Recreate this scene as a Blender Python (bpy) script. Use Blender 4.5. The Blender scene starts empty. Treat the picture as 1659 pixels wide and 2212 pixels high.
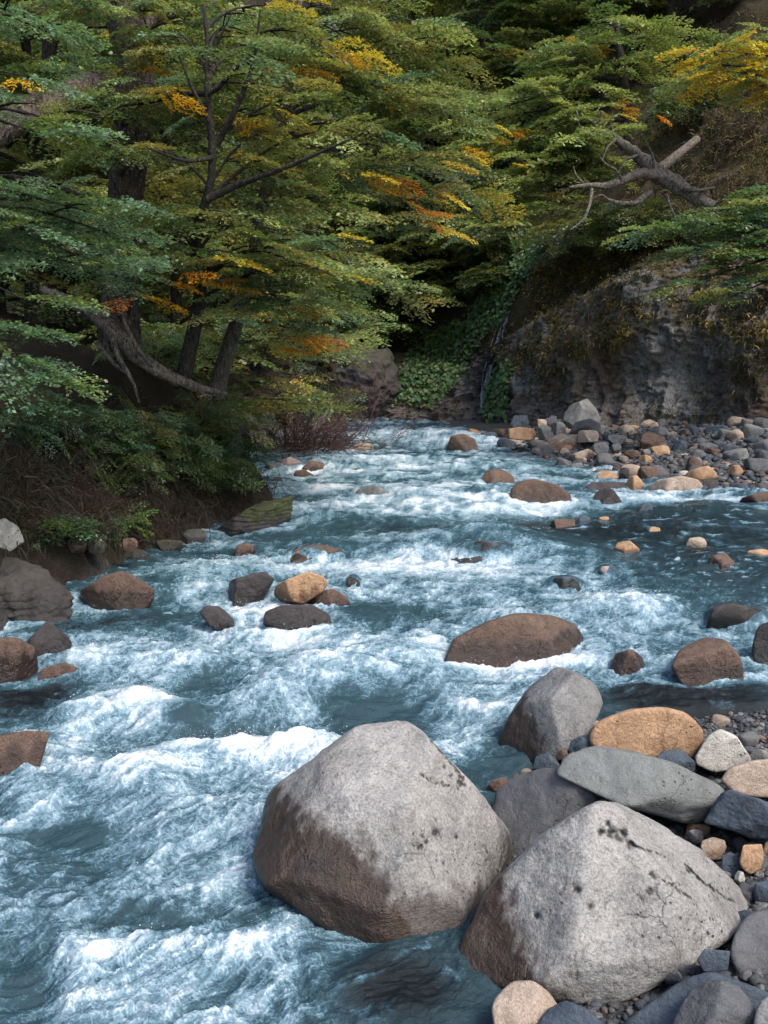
import bpy, bmesh, math, random
import numpy as np
from mathutils import Vector, Matrix
from mathutils.bvhtree import BVHTree

scene = bpy.context.scene
COL = scene.collection
f32 = np.float32

# ------------------------------------------------------------------ camera geometry
FV = 1987.0                       # focal length in pixels of a 1659 x 2212 view of the place
CX, CY = 829.5, 1106.0
CAMZ = 2.647
TH = math.atan((1106.0 - 821.0) / FV)
SLOPE = 0.03                      # fall of the river towards the viewer
CT, ST = math.cos(TH), math.sin(TH)

def ray(vx, vy):
    X = (vx - CX) / FV
    Y = -(vy - CY) / FV
    return np.array([X, CT + Y * ST, -ST + Y * CT])

def P(vx, vy, d):                 # the point seen in direction (vx, vy) at forward distance d
    r = ray(vx, vy)
    return np.array([0, 0, CAMZ]) + r * (d / r[1])

def W(vx, vy, dz=0.0):            # the point on the river surface (raised by dz)
    r = ray(vx, vy)
    t = (CAMZ - dz) / (SLOPE * r[1] - r[2])
    return np.array([0, 0, CAMZ]) + r * t

# ------------------------------------------------------------------ noise
_rs = np.random.RandomState(7)
_perm = np.concatenate([_rs.permutation(256)] * 3).astype(np.int32)
_g = _rs.normal(size=(256, 3)); _g /= np.linalg.norm(_g, axis=1)[:, None]
_g = _g.astype(f32)

def perlin(p, seed=0):
    p = np.asarray(p, dtype=f32)
    pi = np.floor(p).astype(np.int32)
    pf = p - pi
    u = pf * pf * pf * (pf * (pf * 6 - 15) + 10)
    pi = (pi + seed * 37) & 255
    x0, y0, z0 = pi[:, 0], pi[:, 1], pi[:, 2]
    def gr(dx, dy, dz):
        h = _perm[_perm[_perm[(x0 + dx) & 255] + ((y0 + dy) & 255)] + ((z0 + dz) & 255)] & 255
        g = _g[h]
        return g[:, 0] * (pf[:, 0] - dx) + g[:, 1] * (pf[:, 1] - dy) + g[:, 2] * (pf[:, 2] - dz)
    def lp(a, b, t): return a + (b - a) * t
    x00 = lp(gr(0, 0, 0), gr(1, 0, 0), u[:, 0]); x10 = lp(gr(0, 1, 0), gr(1, 1, 0), u[:, 0])
    x01 = lp(gr(0, 0, 1), gr(1, 0, 1), u[:, 0]); x11 = lp(gr(0, 1, 1), gr(1, 1, 1), u[:, 0])
    return lp(lp(x00, x10, u[:, 1]), lp(x01, x11, u[:, 1]), u[:, 2]) * 1.6

def fbm(p, octv=4, seed=0, gain=0.5):
    s = np.zeros(len(p), f32); a = 1.0; t = 0
    p = np.asarray(p, f32)
    for k in range(octv):
        s += a * perlin(p, seed + k); t += a
        a *= gain; p = p * 2.03 + 11.3
    return s / t

def ridged(p, octv=3, seed=0):
    s = np.zeros(len(p), f32); a = 1.0; t = 0
    p = np.asarray(p, f32)
    for k in range(octv):
        s += a * (1 - 2 * np.abs(perlin(p, seed + k))); t += a
        a *= 0.5; p = p * 2.03 + 5.1
    return s / t

def sstep(a, b, x):
    t = np.clip((x - a) / (b - a), 0, 1)
    return t * t * (3 - 2 * t)

# ------------------------------------------------------------------ mesh helpers
def make_mesh(name, verts, faces, mat=None, smooth=True, pattr=None, fattr=None):
    verts = np.ascontiguousarray(verts, dtype=f32); faces = np.ascontiguousarray(faces, dtype=np.int32)
    me = bpy.data.meshes.new(name)
    nv, nf, k = len(verts), len(faces), faces.shape[1]
    me.vertices.add(nv); me.vertices.foreach_set('co', verts.ravel())
    me.loops.add(nf * k); me.loops.foreach_set('vertex_index', faces.ravel())
    me.polygons.add(nf)
    me.polygons.foreach_set('loop_start', np.arange(0, nf * k, k, dtype=np.int32))
    if smooth:
        me.polygons.foreach_set('use_smooth', np.ones(nf, dtype=bool))
    for d, dom in ((pattr, 'POINT'), (fattr, 'FACE')):
        for an, av in (d or {}).items():
            av = np.asarray(av, f32)
            if av.ndim == 2:
                at = me.attributes.new(an, 'FLOAT_COLOR', dom)
                if av.shape[1] == 3:
                    av = np.concatenate([av, np.ones((len(av), 1), f32)], 1)
                at.data.foreach_set('color', np.ascontiguousarray(av).ravel())
            else:
                at = me.attributes.new(an, 'FLOAT', dom)
                at.data.foreach_set('value', np.ascontiguousarray(av))
    me.update(calc_edges=True)
    if mat: me.materials.append(mat)
    return me

def link(name, me, parent=None, loc=None):
    o = bpy.data.objects.new(name, me); COL.objects.link(o)
    if loc is not None: o.location = [float(v) for v in loc]
    if parent is not None: o.parent = parent
    return o

def tag(o, label=None, cat=None, group=None, kind=None):
    if label: o['label'] = label
    if cat: o['category'] = cat
    if group: o['group'] = group
    if kind: o['kind'] = kind
    return o

class Acc:                        # collects quads that belong to one mesh
    def __init__(s): s.v = []; s.f = []; s.n = 0
    def add(s, v, f):
        s.v.append(np.asarray(v, f32)); s.f.append(np.asarray(f, np.int32) + s.n); s.n += len(v)
    def arr(s): return np.concatenate(s.v), np.concatenate(s.f)

def tube(pts, radii, sides=6, rough=0.0, rng=None, cap=True):
    pts = np.asarray(pts, float); n = len(pts)
    radii = np.broadcast_to(np.asarray(radii, float), (n,)).copy()
    tan = np.gradient(pts, axis=0); tan /= np.linalg.norm(tan, axis=1)[:, None] + 1e-9
    ref = np.array([0.13, 0.31, 0.94]); 
    if abs(tan[0] @ ref) > 0.9: ref = np.array([0.9, 0.3, 0.1])
    a = np.cross(tan, ref); a /= np.linalg.norm(a, axis=1)[:, None] + 1e-9
    b = np.cross(tan, a)
    ang = np.arange(sides) / sides * 2 * math.pi
    rr = radii[:, None] * np.ones(sides)
    if rough and rng is not None: rr = rr * (1 + rough * rng.normal(size=rr.shape))
    v = pts[:, None, :] + rr[:, :, None] * (np.cos(ang)[None, :, None] * a[:, None, :] + np.sin(ang)[None, :, None] * b[:, None, :])
    v = v.reshape(-1, 3)
    i = np.arange(n - 1)[:, None] * sides; j = np.arange(sides)[None, :]; j2 = (j + 1) % sides
    f = np.stack([i + j, i + j2, i + sides + j2, i + sides + j], -1).reshape(-1, 4)
    if cap and sides >= 4:
        e = []
        for base in (0, (n - 1) * sides):
            for k in range(1, sides - 2, 2):
                e.append([base, base + k, base + k + 1, base + k + 2])
        f = np.concatenate([f, np.array(e)])
    return v, f

def resample(pts, m):
    pts = np.asarray(pts, float)
    d = np.concatenate([[0], np.cumsum(np.linalg.norm(np.diff(pts, axis=0), axis=1))])
    t = np.linspace(0, d[-1], m)
    q = np.stack([np.interp(t, d, pts[:, k]) for k in range(3)], 1)
    for _ in range(2):            # soften the corners
        q[1:-1] = 0.25 * q[:-2] + 0.5 * q[1:-1] + 0.25 * q[2:]
    return q

# ------------------------------------------------------------------ materials
class NT:
    def __init__(s, name):
        s.m = bpy.data.materials.new(name); s.m.use_nodes = True
        s.t = s.m.node_tree; s.t.nodes.clear()
        s.out = s.t.nodes.new('ShaderNodeOutputMaterial')
    def n(s, typ, **kw):
        nd = s.t.nodes.new('ShaderNode' + typ)
        for k, v in kw.items():
            if k in nd.inputs: s.set(nd.inputs[k], v)
            else: setattr(nd, k, v)
        return nd
    def set(s, inp, v):
        if isinstance(v, bpy.types.NodeSocket): s.t.links.new(v, inp)
        else:
            if inp.type == 'RGBA' and len(v) == 3: v = (*v, 1)
            inp.default_value = v
    def attr(s, name, out='Fac'): return s.n('Attribute', attribute_name=name).outputs[out]
    def noise(s, vec, scale, detail=4, rough=0.55, dist=0.0):
        nd = s.n('TexNoise', Scale=scale, Detail=detail, Roughness=rough, Distortion=dist)
        if vec is not None: s.set(nd.inputs['Vector'], vec)
        return nd.outputs['Fac']
    def ramp(s, fac, stops, interp='LINEAR'):
        nd = s.n('ValToRGB'); s.set(nd.inputs['Fac'], fac)
        cr = nd.color_ramp; cr.interpolation = interp
        while len(cr.elements) < len(stops): cr.elements.new(0.5)
        for e, (p, c) in zip(cr.elements, stops):
            e.position = p; e.color = (c, c, c, 1) if isinstance(c, (int, float)) else (*c, 1)
        return nd.outputs['Color']
    def mix(s, fac, a, b, blend='MIX'):
        nd = s.t.nodes.new('ShaderNodeMix'); nd.data_type = 'RGBA'; nd.blend_type = blend
        s.set(nd.inputs[0], fac)
        s.set(nd.inputs[6], a); s.set(nd.inputs[7], b)
        return nd.outputs[2]
    def math(s, op, a, b=0.5, clamp=False):
        nd = s.n('Math', operation=op, use_clamp=clamp); s.set(nd.inputs[0], a); s.set(nd.inputs[1], b)
        return nd.outputs[0]
    def mapr(s, v, a, b, c=0.0, d=1.0):
        nd = s.n('MapRange'); s.set(nd.inputs[0], v)
        for k, x in zip((1, 2, 3, 4), (a, b, c, d)): s.set(nd.inputs[k], x)
        return nd.outputs[0]
    def scaled(s, vec, sc):
        nd = s.n('Mapping'); s.set(nd.inputs['Vector'], vec); nd.inputs['Scale'].default_value = sc
        return nd.outputs[0]
    def bump(s, h, strength=0.5, dist=0.02, nrm=None):
        nd = s.n('Bump', Strength=strength, Distance=dist); s.set(nd.inputs['Height'], h)
        if nrm is not None: s.set(nd.inputs['Normal'], nrm)
        return nd.outputs[0]
    def done(s, col, rough, nrm=None, spec=0.4, **kw):
        b = s.n('BsdfPrincipled'); s.set(b.inputs['Base Color'], col); s.set(b.inputs['Roughness'], rough)
        s.set(b.inputs['Specular IOR Level'], spec)
        if nrm is not None: s.set(b.inputs['Normal'], nrm)
        for k, v in kw.items(): s.set(b.inputs[k], v)
        s.t.links.new(b.outputs[0], s.out.inputs[0])
        return s.m

def rock_mat(name, base, dark, speck=0.5, stain=(0.075, 0.036, 0.016), grain=160, veins=0.0, stainrough=0.33, contrast=1.0, streaks=0.0):
    k = NT(name)
    co = k.n('TexCoord').outputs['Object']
    big = k.noise(co, 2.6, 6, 0.65, 0.5)
    mid = k.noise(co, 13, 7, 0.7, 0.3)
    blot = k.noise(co, 5.5, 6, 0.72, 0.8)
    fine = k.noise(co, grain, 3, 0.75)
    c = k.mix(k.mapr(big, 0.34, 0.66), tuple(min(0.8, x * 1.12) for x in base), tuple(x * 0.62 for x in base))
    c = k.mix(k.math('MULTIPLY', k.mapr(mid, 0.5, 0.72), 0.6 * contrast), c, dark)
    c = k.mix(k.math('MULTIPLY', k.mapr(blot, 0.56, 0.66), 0.55 * contrast), c, tuple(x * 0.42 for x in base))
    c = k.mix(k.math('MULTIPLY', k.mapr(fine, 0.50, 0.62), speck), c, dark)
    c = k.mix(k.math('MULTIPLY', k.mapr(fine, 0.46, 0.34), speck * 0.6), c, tuple(min(0.85, x * 1.55 + 0.04) for x in base))
    v = k.n('TexVoronoi', Scale=2.3, feature='DISTANCE_TO_EDGE')
    k.set(v.inputs['Vector'], k.mix(0.22, co, k.n('TexNoise', Scale=2.6, Detail=6.0, Roughness=0.65).outputs['Color']))
    crk = k.math('MULTIPLY', k.mapr(v.outputs['Distance'], 0.009, 0.001), k.mapr(k.noise(co, 1.7, 3), 0.52, 0.62))
    c = k.mix(k.math('MULTIPLY', crk, 0.3 + 0.5 * veins), c, tuple(x * 0.5 for x in dark))
    if streaks:                   # rain runnels down the face
        sv_ = k.noise(k.scaled(co, (1.0, 1.0, 0.16)), 34, 5, 0.75, 0.3)
        c = k.mix(k.math('MULTIPLY', k.math('MULTIPLY', k.mapr(sv_, 0.56, 0.63), k.mapr(blot, 0.42, 0.6)), streaks), c, tuple(x * 0.7 for x in dark))
    pits = k.n('TexVoronoi', Scale=26.0); k.set(pits.inputs['Vector'], co)
    pm = k.math('MULTIPLY', k.mapr(pits.outputs['Distance'], 0.22, 0.1), k.mapr(k.noise(co, 3.0, 2), 0.55, 0.66))
    c = k.mix(k.math('MULTIPLY', pm, 0.85), c, tuple(x * 0.3 for x in dark))
    wet = k.attr('wet'); moss = k.attr('moss')
    sv = k.mix(k.mapr(k.noise(co, 24, 6, 0.75), 0.35, 0.7), stain, (stain[0] * 1.7, stain[1] * 1.5, stain[2] * 1.3))
    sv = k.mix(k.mapr(big, 0.4, 0.62), sv, tuple(x * 0.55 for x in stain))
    sv = k.mix(k.math('MULTIPLY', k.mapr(fine, 0.5, 0.6), 0.5), sv, tuple(x * 0.3 for x in stain))
    c = k.mix(wet, c, sv)
    c = k.mix(k.attr('pit'), c, (0.028, 0.025, 0.022))
    mc = k.mix(k.mapr(k.noise(co, 25, 4, 0.7), 0.35, 0.7), (0.020, 0.028, 0.007), (0.070, 0.082, 0.014))
    c = k.mix(moss, c, mc)
    h = k.math('ADD', k.math('MULTIPLY', mid, 1.2), k.math('MULTIPLY', fine, 0.35))
    h = k.math('SUBTRACT', h, k.math('MULTIPLY', pm, 1.2))
    h = k.math('SUBTRACT', h, k.math('MULTIPLY', crk, 0.5))
    rough = k.math('ADD', k.math('MULTIPLY', wet, stainrough - 0.8), 0.8)
    return k.done(c, rough, k.bump(h, 0.7, 0.035), 0.5)

M = {}
M['granite'] = rock_mat('pale_granite', (0.33, 0.315, 0.292), (0.085, 0.08, 0.076), 0.5, (0.030, 0.0145, 0.0062), 75, streaks=0.8)
M['grey'] = rock_mat('grey_stone', (0.215, 0.21, 0.2), (0.05, 0.05, 0.052), 0.45, (0.036, 0.021, 0.013), 80, streaks=0.4)
M['green'] = rock_mat('grey_green_stone', (0.185, 0.192, 0.18), (0.075, 0.075, 0.07), 0.25, (0.08, 0.05, 0.035), 90, contrast=0.6)
M['charcoal'] = rock_mat('charcoal_stone', (0.115, 0.115, 0.118), (0.03, 0.03, 0.034), 0.3, (0.03, 0.02, 0.014), 110, veins=0.4)
M['orange'] = rock_mat('ochre_stone', (0.44, 0.27, 0.15), (0.16, 0.075, 0.035), 0.4, (0.15, 0.065, 0.024), 60)
M['tan'] = rock_mat('tan_stone', (0.44, 0.34, 0.26), (0.14, 0.09, 0.06), 0.4, (0.13, 0.07, 0.035), 110)
M['pale'] = rock_mat('pale_stone', (0.52, 0.49, 0.43), (0.16, 0.15, 0.13), 0.5, (0.12, 0.08, 0.05), 110)
M['slate'] = rock_mat('blue_slate', (0.062, 0.082, 0.105), (0.014, 0.018, 0.024), 0.25, (0.02, 0.02, 0.022), 70, veins=0.3)
M['brown'] = rock_mat('rusty_brown_stone', (0.135, 0.082, 0.056), (0.030, 0.019, 0.014), 0.55, (0.030, 0.0145, 0.008), 70, stainrough=0.14)
M['dark'] = rock_mat('dark_wet_stone', (0.052, 0.042, 0.04), (0.012, 0.011, 0.012), 0.3, (0.014, 0.010, 0.008), 80, stainrough=0.12)
M['pink'] = rock_mat('pinkish_stone', (0.34, 0.25, 0.235), (0.10, 0.07, 0.07), 0.35, (0.1, 0.06, 0.04), 80)

def soil_mat():
    k = NT('forest_soil')
    co = k.n('TexCoord').outputs['Object']
    n1 = k.noise(co, 1.3, 6, 0.65); n2 = k.noise(co, 9, 6, 0.7); n3 = k.noise(co, 45, 3, 0.7)
    c = k.mix(k.mapr(n1, 0.35, 0.65), (0.018, 0.013, 0.010), (0.036, 0.027, 0.018))
    c = k.mix(k.math('MULTIPLY', k.mapr(n2, 0.5, 0.7), 0.7), c, (0.035, 0.042, 0.014))
    c = k.mix(k.math('MULTIPLY', k.mapr(n3, 0.58, 0.7), 0.6), c, (0.16, 0.085, 0.03))
    gr = k.mix(k.mapr(n3, 0.4, 0.65), (0.03, 0.033, 0.038), (0.11, 0.105, 0.1))
    c = k.mix(k.attr('gravel'), c, gr)
    gs = k.mix(k.mapr(n2, 0.35, 0.65), (0.036, 0.028, 0.013), (0.080, 0.060, 0.024))
    c = k.mix(k.attr('dry'), c, gs)
    return k.done(c, 0.9, k.bump(k.math('ADD', n2, n3), 0.8, 0.08), 0.2)
M['soil'] = soil_mat()

def cliff_mat():
    k = NT('mossy_cliff_rock')
    co = k.n('TexCoord').outputs['Object']
    vert = k.scaled(co, (1.0, 1.0, 0.22))
    n1 = k.noise(co, 0.55, 6, 0.6, 0.5); n2 = k.noise(vert, 2.4, 8, 0.78, 0.6); n3 = k.noise(co, 7, 6, 0.75)
    st = k.noise(vert, 15, 6, 0.8)
    c = k.mix(k.mapr(k.math('ADD', k.math('MULTIPLY', n3, 0.5), k.math('MULTIPLY', st, 0.5)), 0.38, 0.62), (0.066, 0.058, 0.053), (0.30, 0.265, 0.235))
    bed = k.noise(k.scaled(co, (0.5, 0.5, 3.0)), 2.2, 6, 0.75, 0.4)
    c = k.mix(k.math('MULTIPLY', k.mapr(bed, 0.56, 0.62), 0.8), c, (0.012, 0.011, 0.011))
    c = k.mix(k.math('MULTIPLY', k.mapr(n1, 0.53, 0.62), 0.75), c, (0.11, 0.062, 0.042))
    la = k.attr('lichen')
    lich = k.math('MULTIPLY', k.mapr(k.math('ADD', k.math('ADD', k.math('MULTIPLY', n2, 0.5), k.math('MULTIPLY', st, 0.6)), k.math('MULTIPLY', la, 0.13)), 0.60, 0.68), k.math('MINIMUM', k.math('MULTIPLY', la, 1.6), 1.0))
    c = k.mix(lich, c, k.mix(k.mapr(n3, 0.4, 0.6), (0.20, 0.20, 0.19), (0.40, 0.40, 0.385)))
    mo = k.math('MULTIPLY', k.mapr(k.noise(co, 1.5, 8, 0.75), 0.44, 0.54), k.attr('moss'))
    c = k.mix(mo, c, k.mix(k.mapr(n3, 0.35, 0.65), (0.07, 0.046, 0.014), (0.21, 0.145, 0.034)))
    c = k.mix(k.attr('wet'), c, (0.012, 0.012, 0.013))
    rough = k.math('ADD', k.math('MULTIPLY', k.attr('wet'), -0.5), 0.85)
    return k.done(c, rough, k.bump(k.math('ADD', k.math('ADD', n2, k.math('MULTIPLY', st, 0.6)), k.math('MULTIPLY', n3, 0.8)), 1.0, 0.16), 0.35)
M['cliff'] = cliff_mat()

def bark_mat(name, a, b, moss=(0.06, 0.065, 0.03), lich=0.3, mossamt=0.4):
    k = NT(name)
    co = k.n('TexCoord').outputs['Object']
    v = k.scaled(co, (1, 1, 0.25))
    n1 = k.noise(v, 26, 5, 0.7, 0.3); n2 = k.noise(co, 5, 5, 0.65); n3 = k.noise(co, 22, 4, 0.7)
    c = k.mix(k.mapr(n1, 0.36, 0.62), a, b)
    c = k.mix(k.math('MULTIPLY', k.mapr(n2, 0.52, 0.62), mossamt), c, moss)
    c = k.mix(k.math('MULTIPLY', k.mapr(n3, 0.56, 0.64), lich), c, (0.30, 0.29, 0.24))
    return k.done(c, 0.9, k.bump(k.math('ADD', n1, k.math('MULTIPLY', n3, 0.7)), 1.0, 0.05), 0.2)
M['bark'] = bark_mat('dark_beech_bark', (0.014, 0.011, 0.01), (0.055, 0.045, 0.038), lich=0.15)
M['oldbark'] = bark_mat('old_scaly_bark', (0.014, 0.010, 0.009), (0.12, 0.09, 0.075), (0.15, 0.125, 0.08), 0.6, 0.5)
M['greybark'] = bark_mat('grey_bark', (0.03, 0.026, 0.024), (0.12, 0.10, 0.085), lich=0.4)
M['deadwood'] = bark_mat('weathered_dead_wood', (0.04, 0.031, 0.026), (0.26, 0.215, 0.175), (0.10, 0.09, 0.05), 0.6, 0.3)
M['twig'] = bark_mat('dry_twigs', (0.022, 0.016, 0.013), (0.075, 0.052, 0.042), lich=0.03, mossamt=0.0)
M['redtwig'] = bark_mat('reddish_dry_twigs', (0.06, 0.033, 0.03), (0.15, 0.09, 0.08), lich=0.1, mossamt=0.0)

def leaf_mat(name, rough=0.40, trans=0.38):
    k = NT(name)
    c = k.attr('col', 'Color')
    b = k.n('BsdfPrincipled'); k.set(b.inputs['Base Color'], c); k.set(b.inputs['Roughness'], rough)
    k.set(b.inputs['Specular IOR Level'], 0.5)
    t = k.n('BsdfTranslucent'); k.set(t.inputs['Color'], k.mix(1.0, c, (1.3, 1.25, 0.7), 'MULTIPLY'))
    mx = k.n('MixShader'); k.set(mx.inputs[0], trans)
    k.t.links.new(b.outputs[0], mx.inputs[1]); k.t.links.new(t.outputs[0], mx.inputs[2])
    k.t.links.new(mx.outputs[0], k.out.inputs[0])
    return k.m
M['leaf'] = leaf_mat('beech_leaves')
M['ivy'] = leaf_mat('broad_leaves', 0.6, 0.3)
M['grass'] = leaf_mat('dry_grass_blades', 0.7, 0.2)

# ------------------------------------------------------------------ terrain
LEFT = np.array([(-4.2, -8), (-4.1, 6), (-3.75, 8), (-3.5, 9.8), (-3.2, 11.7), (-2.5, 13.9), (-1.75, 15.3), (-1.95, 16.6), (-2.6, 19), (-3.5, 22), (-4.8, 26), (-9, 31), (-30, 38), (-60, 44)], float)
BACK = np.array([(40, 6), (18, 16.5), (10.3, 24), (6.2, 28.2), (4.4, 31.3), (1.7, 35), (-2.2, 39), (-10, 43), (-30, 49), (-60, 55)], float)
BAR = np.array([(40, 14), (9, 15.4), (6.9, 16.6), (5.6, 17.6), (4.6, 19.8), (3.9, 22.4), (3.0, 27), (2.2, 31), (1.0, 36)], float)
NEAR = np.array([(-0.6, -8), (0.1, 2.5), (0.28, 3.6), (0.38, 4.4), (0.52, 5.0), (0.62, 5.5), (1.0, 6.0), (1.6, 6.4), (2.2, 6.7), (2.9, 6.85), (6, 7.2), (12, 6.5), (40, 5)], float)

def sdist(x, y, line):            # signed distance, positive on the right of the walking direction
    best = np.full(x.shape, 1e9); sg = np.ones(x.shape)
    for (ax, ay), (bx, by) in zip(line[:-1], line[1:]):
        dx, dy = bx - ax, by - ay
        t = np.clip(((x - ax) * dx + (y - ay) * dy) / (dx * dx + dy * dy), 0, 1)
        d = np.hypot(x - ax - t * dx, y - ay - t * dy)
        side = np.sign((x - ax) * dy - (y - ay) * dx)
        m = d < best
        best = np.where(m, d, best); sg = np.where(m, side, sg)
    return best * sg

CL_S = np.array([-60, -30, -10, -2.2, 1.7, 4.4, 6.2, 10.3, 18, 40], float)       # by x along the cliff line
CL_H = np.array([2.0, 1.5, 1.6, 2.8, 2.6, 4.6, 5.4, 5.4, 6.0, 6.0], float)

def terrain_z(x, y):
    zw = SLOPE * y
    el = -sdist(x, y, LEFT)       # positive inside the left land
    eb = sdist(x, y, BACK)       # positive behind the cliff line
    er = sdist(x, y, BAR)        # positive on the far gravel bar
    en = sdist(x, y, NEAR)        # positive on the near bar
    z = zw - 0.55
    nz = fbm(np.stack([x * 0.5, y * 0.5, 0 * x], -1).reshape(-1, 3), 4, 3).reshape(x.shape)
    nb = fbm(np.stack([x * 1.7, y * 1.7, 0 * x + 3], -1).reshape(-1, 3), 3, 9).reshape(x.shape)
    lf = zw - 0.4 + np.interp(el, [-0.6, 0, 0.35, 0.9, 1.9, 3.2, 8, 30], [-0.6, 0.35, 0.95, 1.7, 2.75, 3.1, 4.8, 17]) + nz * np.clip(el, 0, 2) * 0.35 + nb * np.clip(el, 0, 1) * 0.25
    gb = zw + np.interp(er, [-1.5, -0.3, 0, 1.5, 6], [-0.6, -0.2, 0.02, 0.22, 0.75]) + nb * 0.05
    gn = zw + np.interp(en, [-1.2, -0.3, 0, 0.6, 1.3, 2.5], [-0.6, -0.25, -0.08, -0.01, 0.06, 0.2]) + nb * 0.04
    hc = np.interp(x, CL_S, CL_H)
    hb = zw * 0 + 0.03 * 30 + np.interp(eb, [0.5, 1.5, 2.9], [-0.7, 0.2, 1.0]) * hc + 1.12 * np.clip(eb - 2.0, 0, 30) + nz * np.clip(eb, 0, 4) * 0.4
    z = np.maximum.reduce([z, np.where(el > -0.6, lf, -9), np.where(er > -1.5, gb, -9), np.where(en > -1.2, gn, -9)])
    z = np.where(eb > -0.1, np.maximum(z, hb), z)
    gravel = np.clip(np.maximum(sstep(-1.5, -0.4, er) * (eb < 0.5), sstep(-1.2, -0.5, en)), 0, 1)
    gravel = np.maximum(gravel, (z < zw + 0.05) * 1.0)
    dry = sstep(0.3, 1.5, eb) * sstep(2.0, 5.0, x) * sstep(14, 6, eb)
    return z, gravel, dry

xs = np.concatenate([np.arange(-60, -12, 1.0), np.arange(-12, 14, 0.16), np.arange(14, 60.1, 1.0)])
ys = np.concatenate([np.arange(-10, 2, 0.8), np.arange(2, 46, 0.18), np.arange(46, 100.1, 1.2)])
gx, gy = np.meshgrid(xs, ys)
gz, ggr, gdry = terrain_z(gx, gy)
def grid_faces(nr, nc):
    i = np.arange(nr - 1)[:, None] * nc + np.arange(nc - 1)[None, :]
    return np.stack([i, i + 1, i + nc + 1, i + nc], -1).reshape(-1, 4)
TV = np.stack([gx, gy, gz], -1).reshape(-1, 3)
TF = grid_faces(len(ys), len(xs))
terr = link('ground', make_mesh('ground', TV, TF, M['soil'], pattr={'gravel': ggr.ravel(), 'dry': gdry.ravel()}))
tag(terr, 'dark leaf littered soil banks and gravel bars rising into steep forest slopes', 'ground', kind='structure')

def ground_at(x, y):
    return float(terrain_z(np.array([float(x)]), np.array([float(y)]))[0][0])

# ------------------------------------------------------------------ cliff
def polyline_at(line, n):
    d = np.concatenate([[0], np.cumsum(np.linalg.norm(np.diff(line, axis=0), axis=1))])
    t = np.linspace(0, d[-1], n)
    return np.stack([np.interp(t, d, line[:, k]) for k in range(2)], 1)
def build_cliff():
    n, m = 620, 150
    sub = BACK[1:8]
    q = polyline_at(sub, n)
    for _ in range(14): q[1:-1] = 0.25 * q[:-2] + 0.5 * q[1:-1] + 0.25 * q[2:]
    tg = np.gradient(q, axis=0); tg /= np.linalg.norm(tg, axis=1)[:, None]
    nrm = np.stack([-tg[:, 1] * -1, tg[:, 0] * -1], 1)      # to test below: should point to the river (-y)
    nrm = np.where((nrm[:, 1] > 0)[:, None], -nrm, nrm)
    v = np.linspace(0, 1, m)
    hc = np.interp(q[:, 0], CL_S, CL_H) + 0.7
    lean = np.interp(q[:, 0], [-10, -2.2, 1.7, 3.4, 4.6, 7, 18], [0.5, 0.35, 0.75, 0.55, 0.28, 0.16, 0.14])
    hh = v[None, :] * hc[:, None]
    back = lean[:, None] * hh + 1.6 * sstep(0.8, 1.0, v)[None, :] - 0.25
    X = q[:, None, 0] - nrm[:, None, 0] * back
    Y = q[:, None, 1] - nrm[:, None, 1] * back
    Z = 0.35 + hh + 0 * X
    pts = np.stack([X, Y, Z], -1).reshape(-1, 3)
    d = 0.85 * fbm(pts * np.array([0.5, 0.5, 0.35]), 4, 21) + 0.35 * ridged(pts * np.array([1.6, 1.6, 0.8]), 3, 31) + 0.16 * ridged(pts * np.array([3.0, 3.0, 5.5]), 3, 41) + 0.06 * fbm(pts * 12, 3, 51)
    d = d.reshape(n, m)
    # ledges: bands where the face steps back
    led = np.sin(hh * 2.3 + 2.2 * fbm(np.stack([X * 0.4, Y * 0.4, Z * 0], -1).reshape(-1, 3), 2, 61).reshape(n, m))
    d += 0.18 * np.sign(led) * np.abs(led) ** 0.6
    X = X + nrm[:, None, 0] * d; Y = Y + nrm[:, None, 1] * d
    V = np.stack([X, Y, Z], -1).reshape(-1, 3)
    F = grid_faces(n, m)
    xx = X
    lich = sstep(4.4, 5.0, xx) * sstep(0.10, 0.25, v)[None, :] + 0.7 * sstep(-3.4, -2.6, xx) * sstep(0.2, -0.6, xx)
    q3 = V - np.array([0, 0, CAMZ]); ff = q3[:, 1] * CT - q3[:, 2] * ST
    pv = np.stack([CX + FV * q3[:, 0] / ff, CY - FV * (q3[:, 1] * ST + q3[:, 2] * CT) / ff], 1)
    bare = np.zeros(len(V))
    wob = 14 * fbm(V * 1.3, 3, 5)
    for bx, by, rx_, ry_ in [(1245, 610, 60, 70), (1150, 710, 40, 45), (1385, 620, 55, 55), (1250, 650, 40, 40), (1400, 800, 35, 95), (1455, 840, 60, 100), (1520, 760, 70, 60), (1420, 730, 40, 50), (1130, 820, 40, 40), (1600, 640, 40, 40), (800, 810, 45, 55)]:
        bare = np.maximum(bare, np.exp(-(((pv[:, 0] + wob - bx) / rx_) ** 2 + ((pv[:, 1] + wob - by) / ry_) ** 2)))
    bare = bare.reshape(n, m)
    lich = np.clip(0.22 * lich + 1.0 * bare, 0, 1)
    moss = (sstep(4.3, 5, xx) * (0.5 + 0.5 * np.clip(led, 0, 1)) * sstep(0.18, 0.4, v)[None, :]) + sstep(0.72, 0.9, v)[None, :]
    wet = sstep(0.10, 0.02, v)[None, :] * 0.8 + 0.9 * np.exp(-((xx - 3.75 - 0.12 * (hh - 2)) / 0.45) ** 2)
    return link('cliff', make_mesh('cliff', V, F, M['cliff'], pattr={'lichen': np.clip(lich, 0, 1).ravel(), 'moss': np.clip(moss * (1 - 0.8 * bare), 0, 1).ravel(), 'wet': np.clip(wet, 0, 1).ravel()})), V, F
cliff, CV, CF = build_cliff()
tag(cliff, 'dark rock cliff with pale lichen streaks above the gravel bar', 'cliff', kind='structure')
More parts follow.
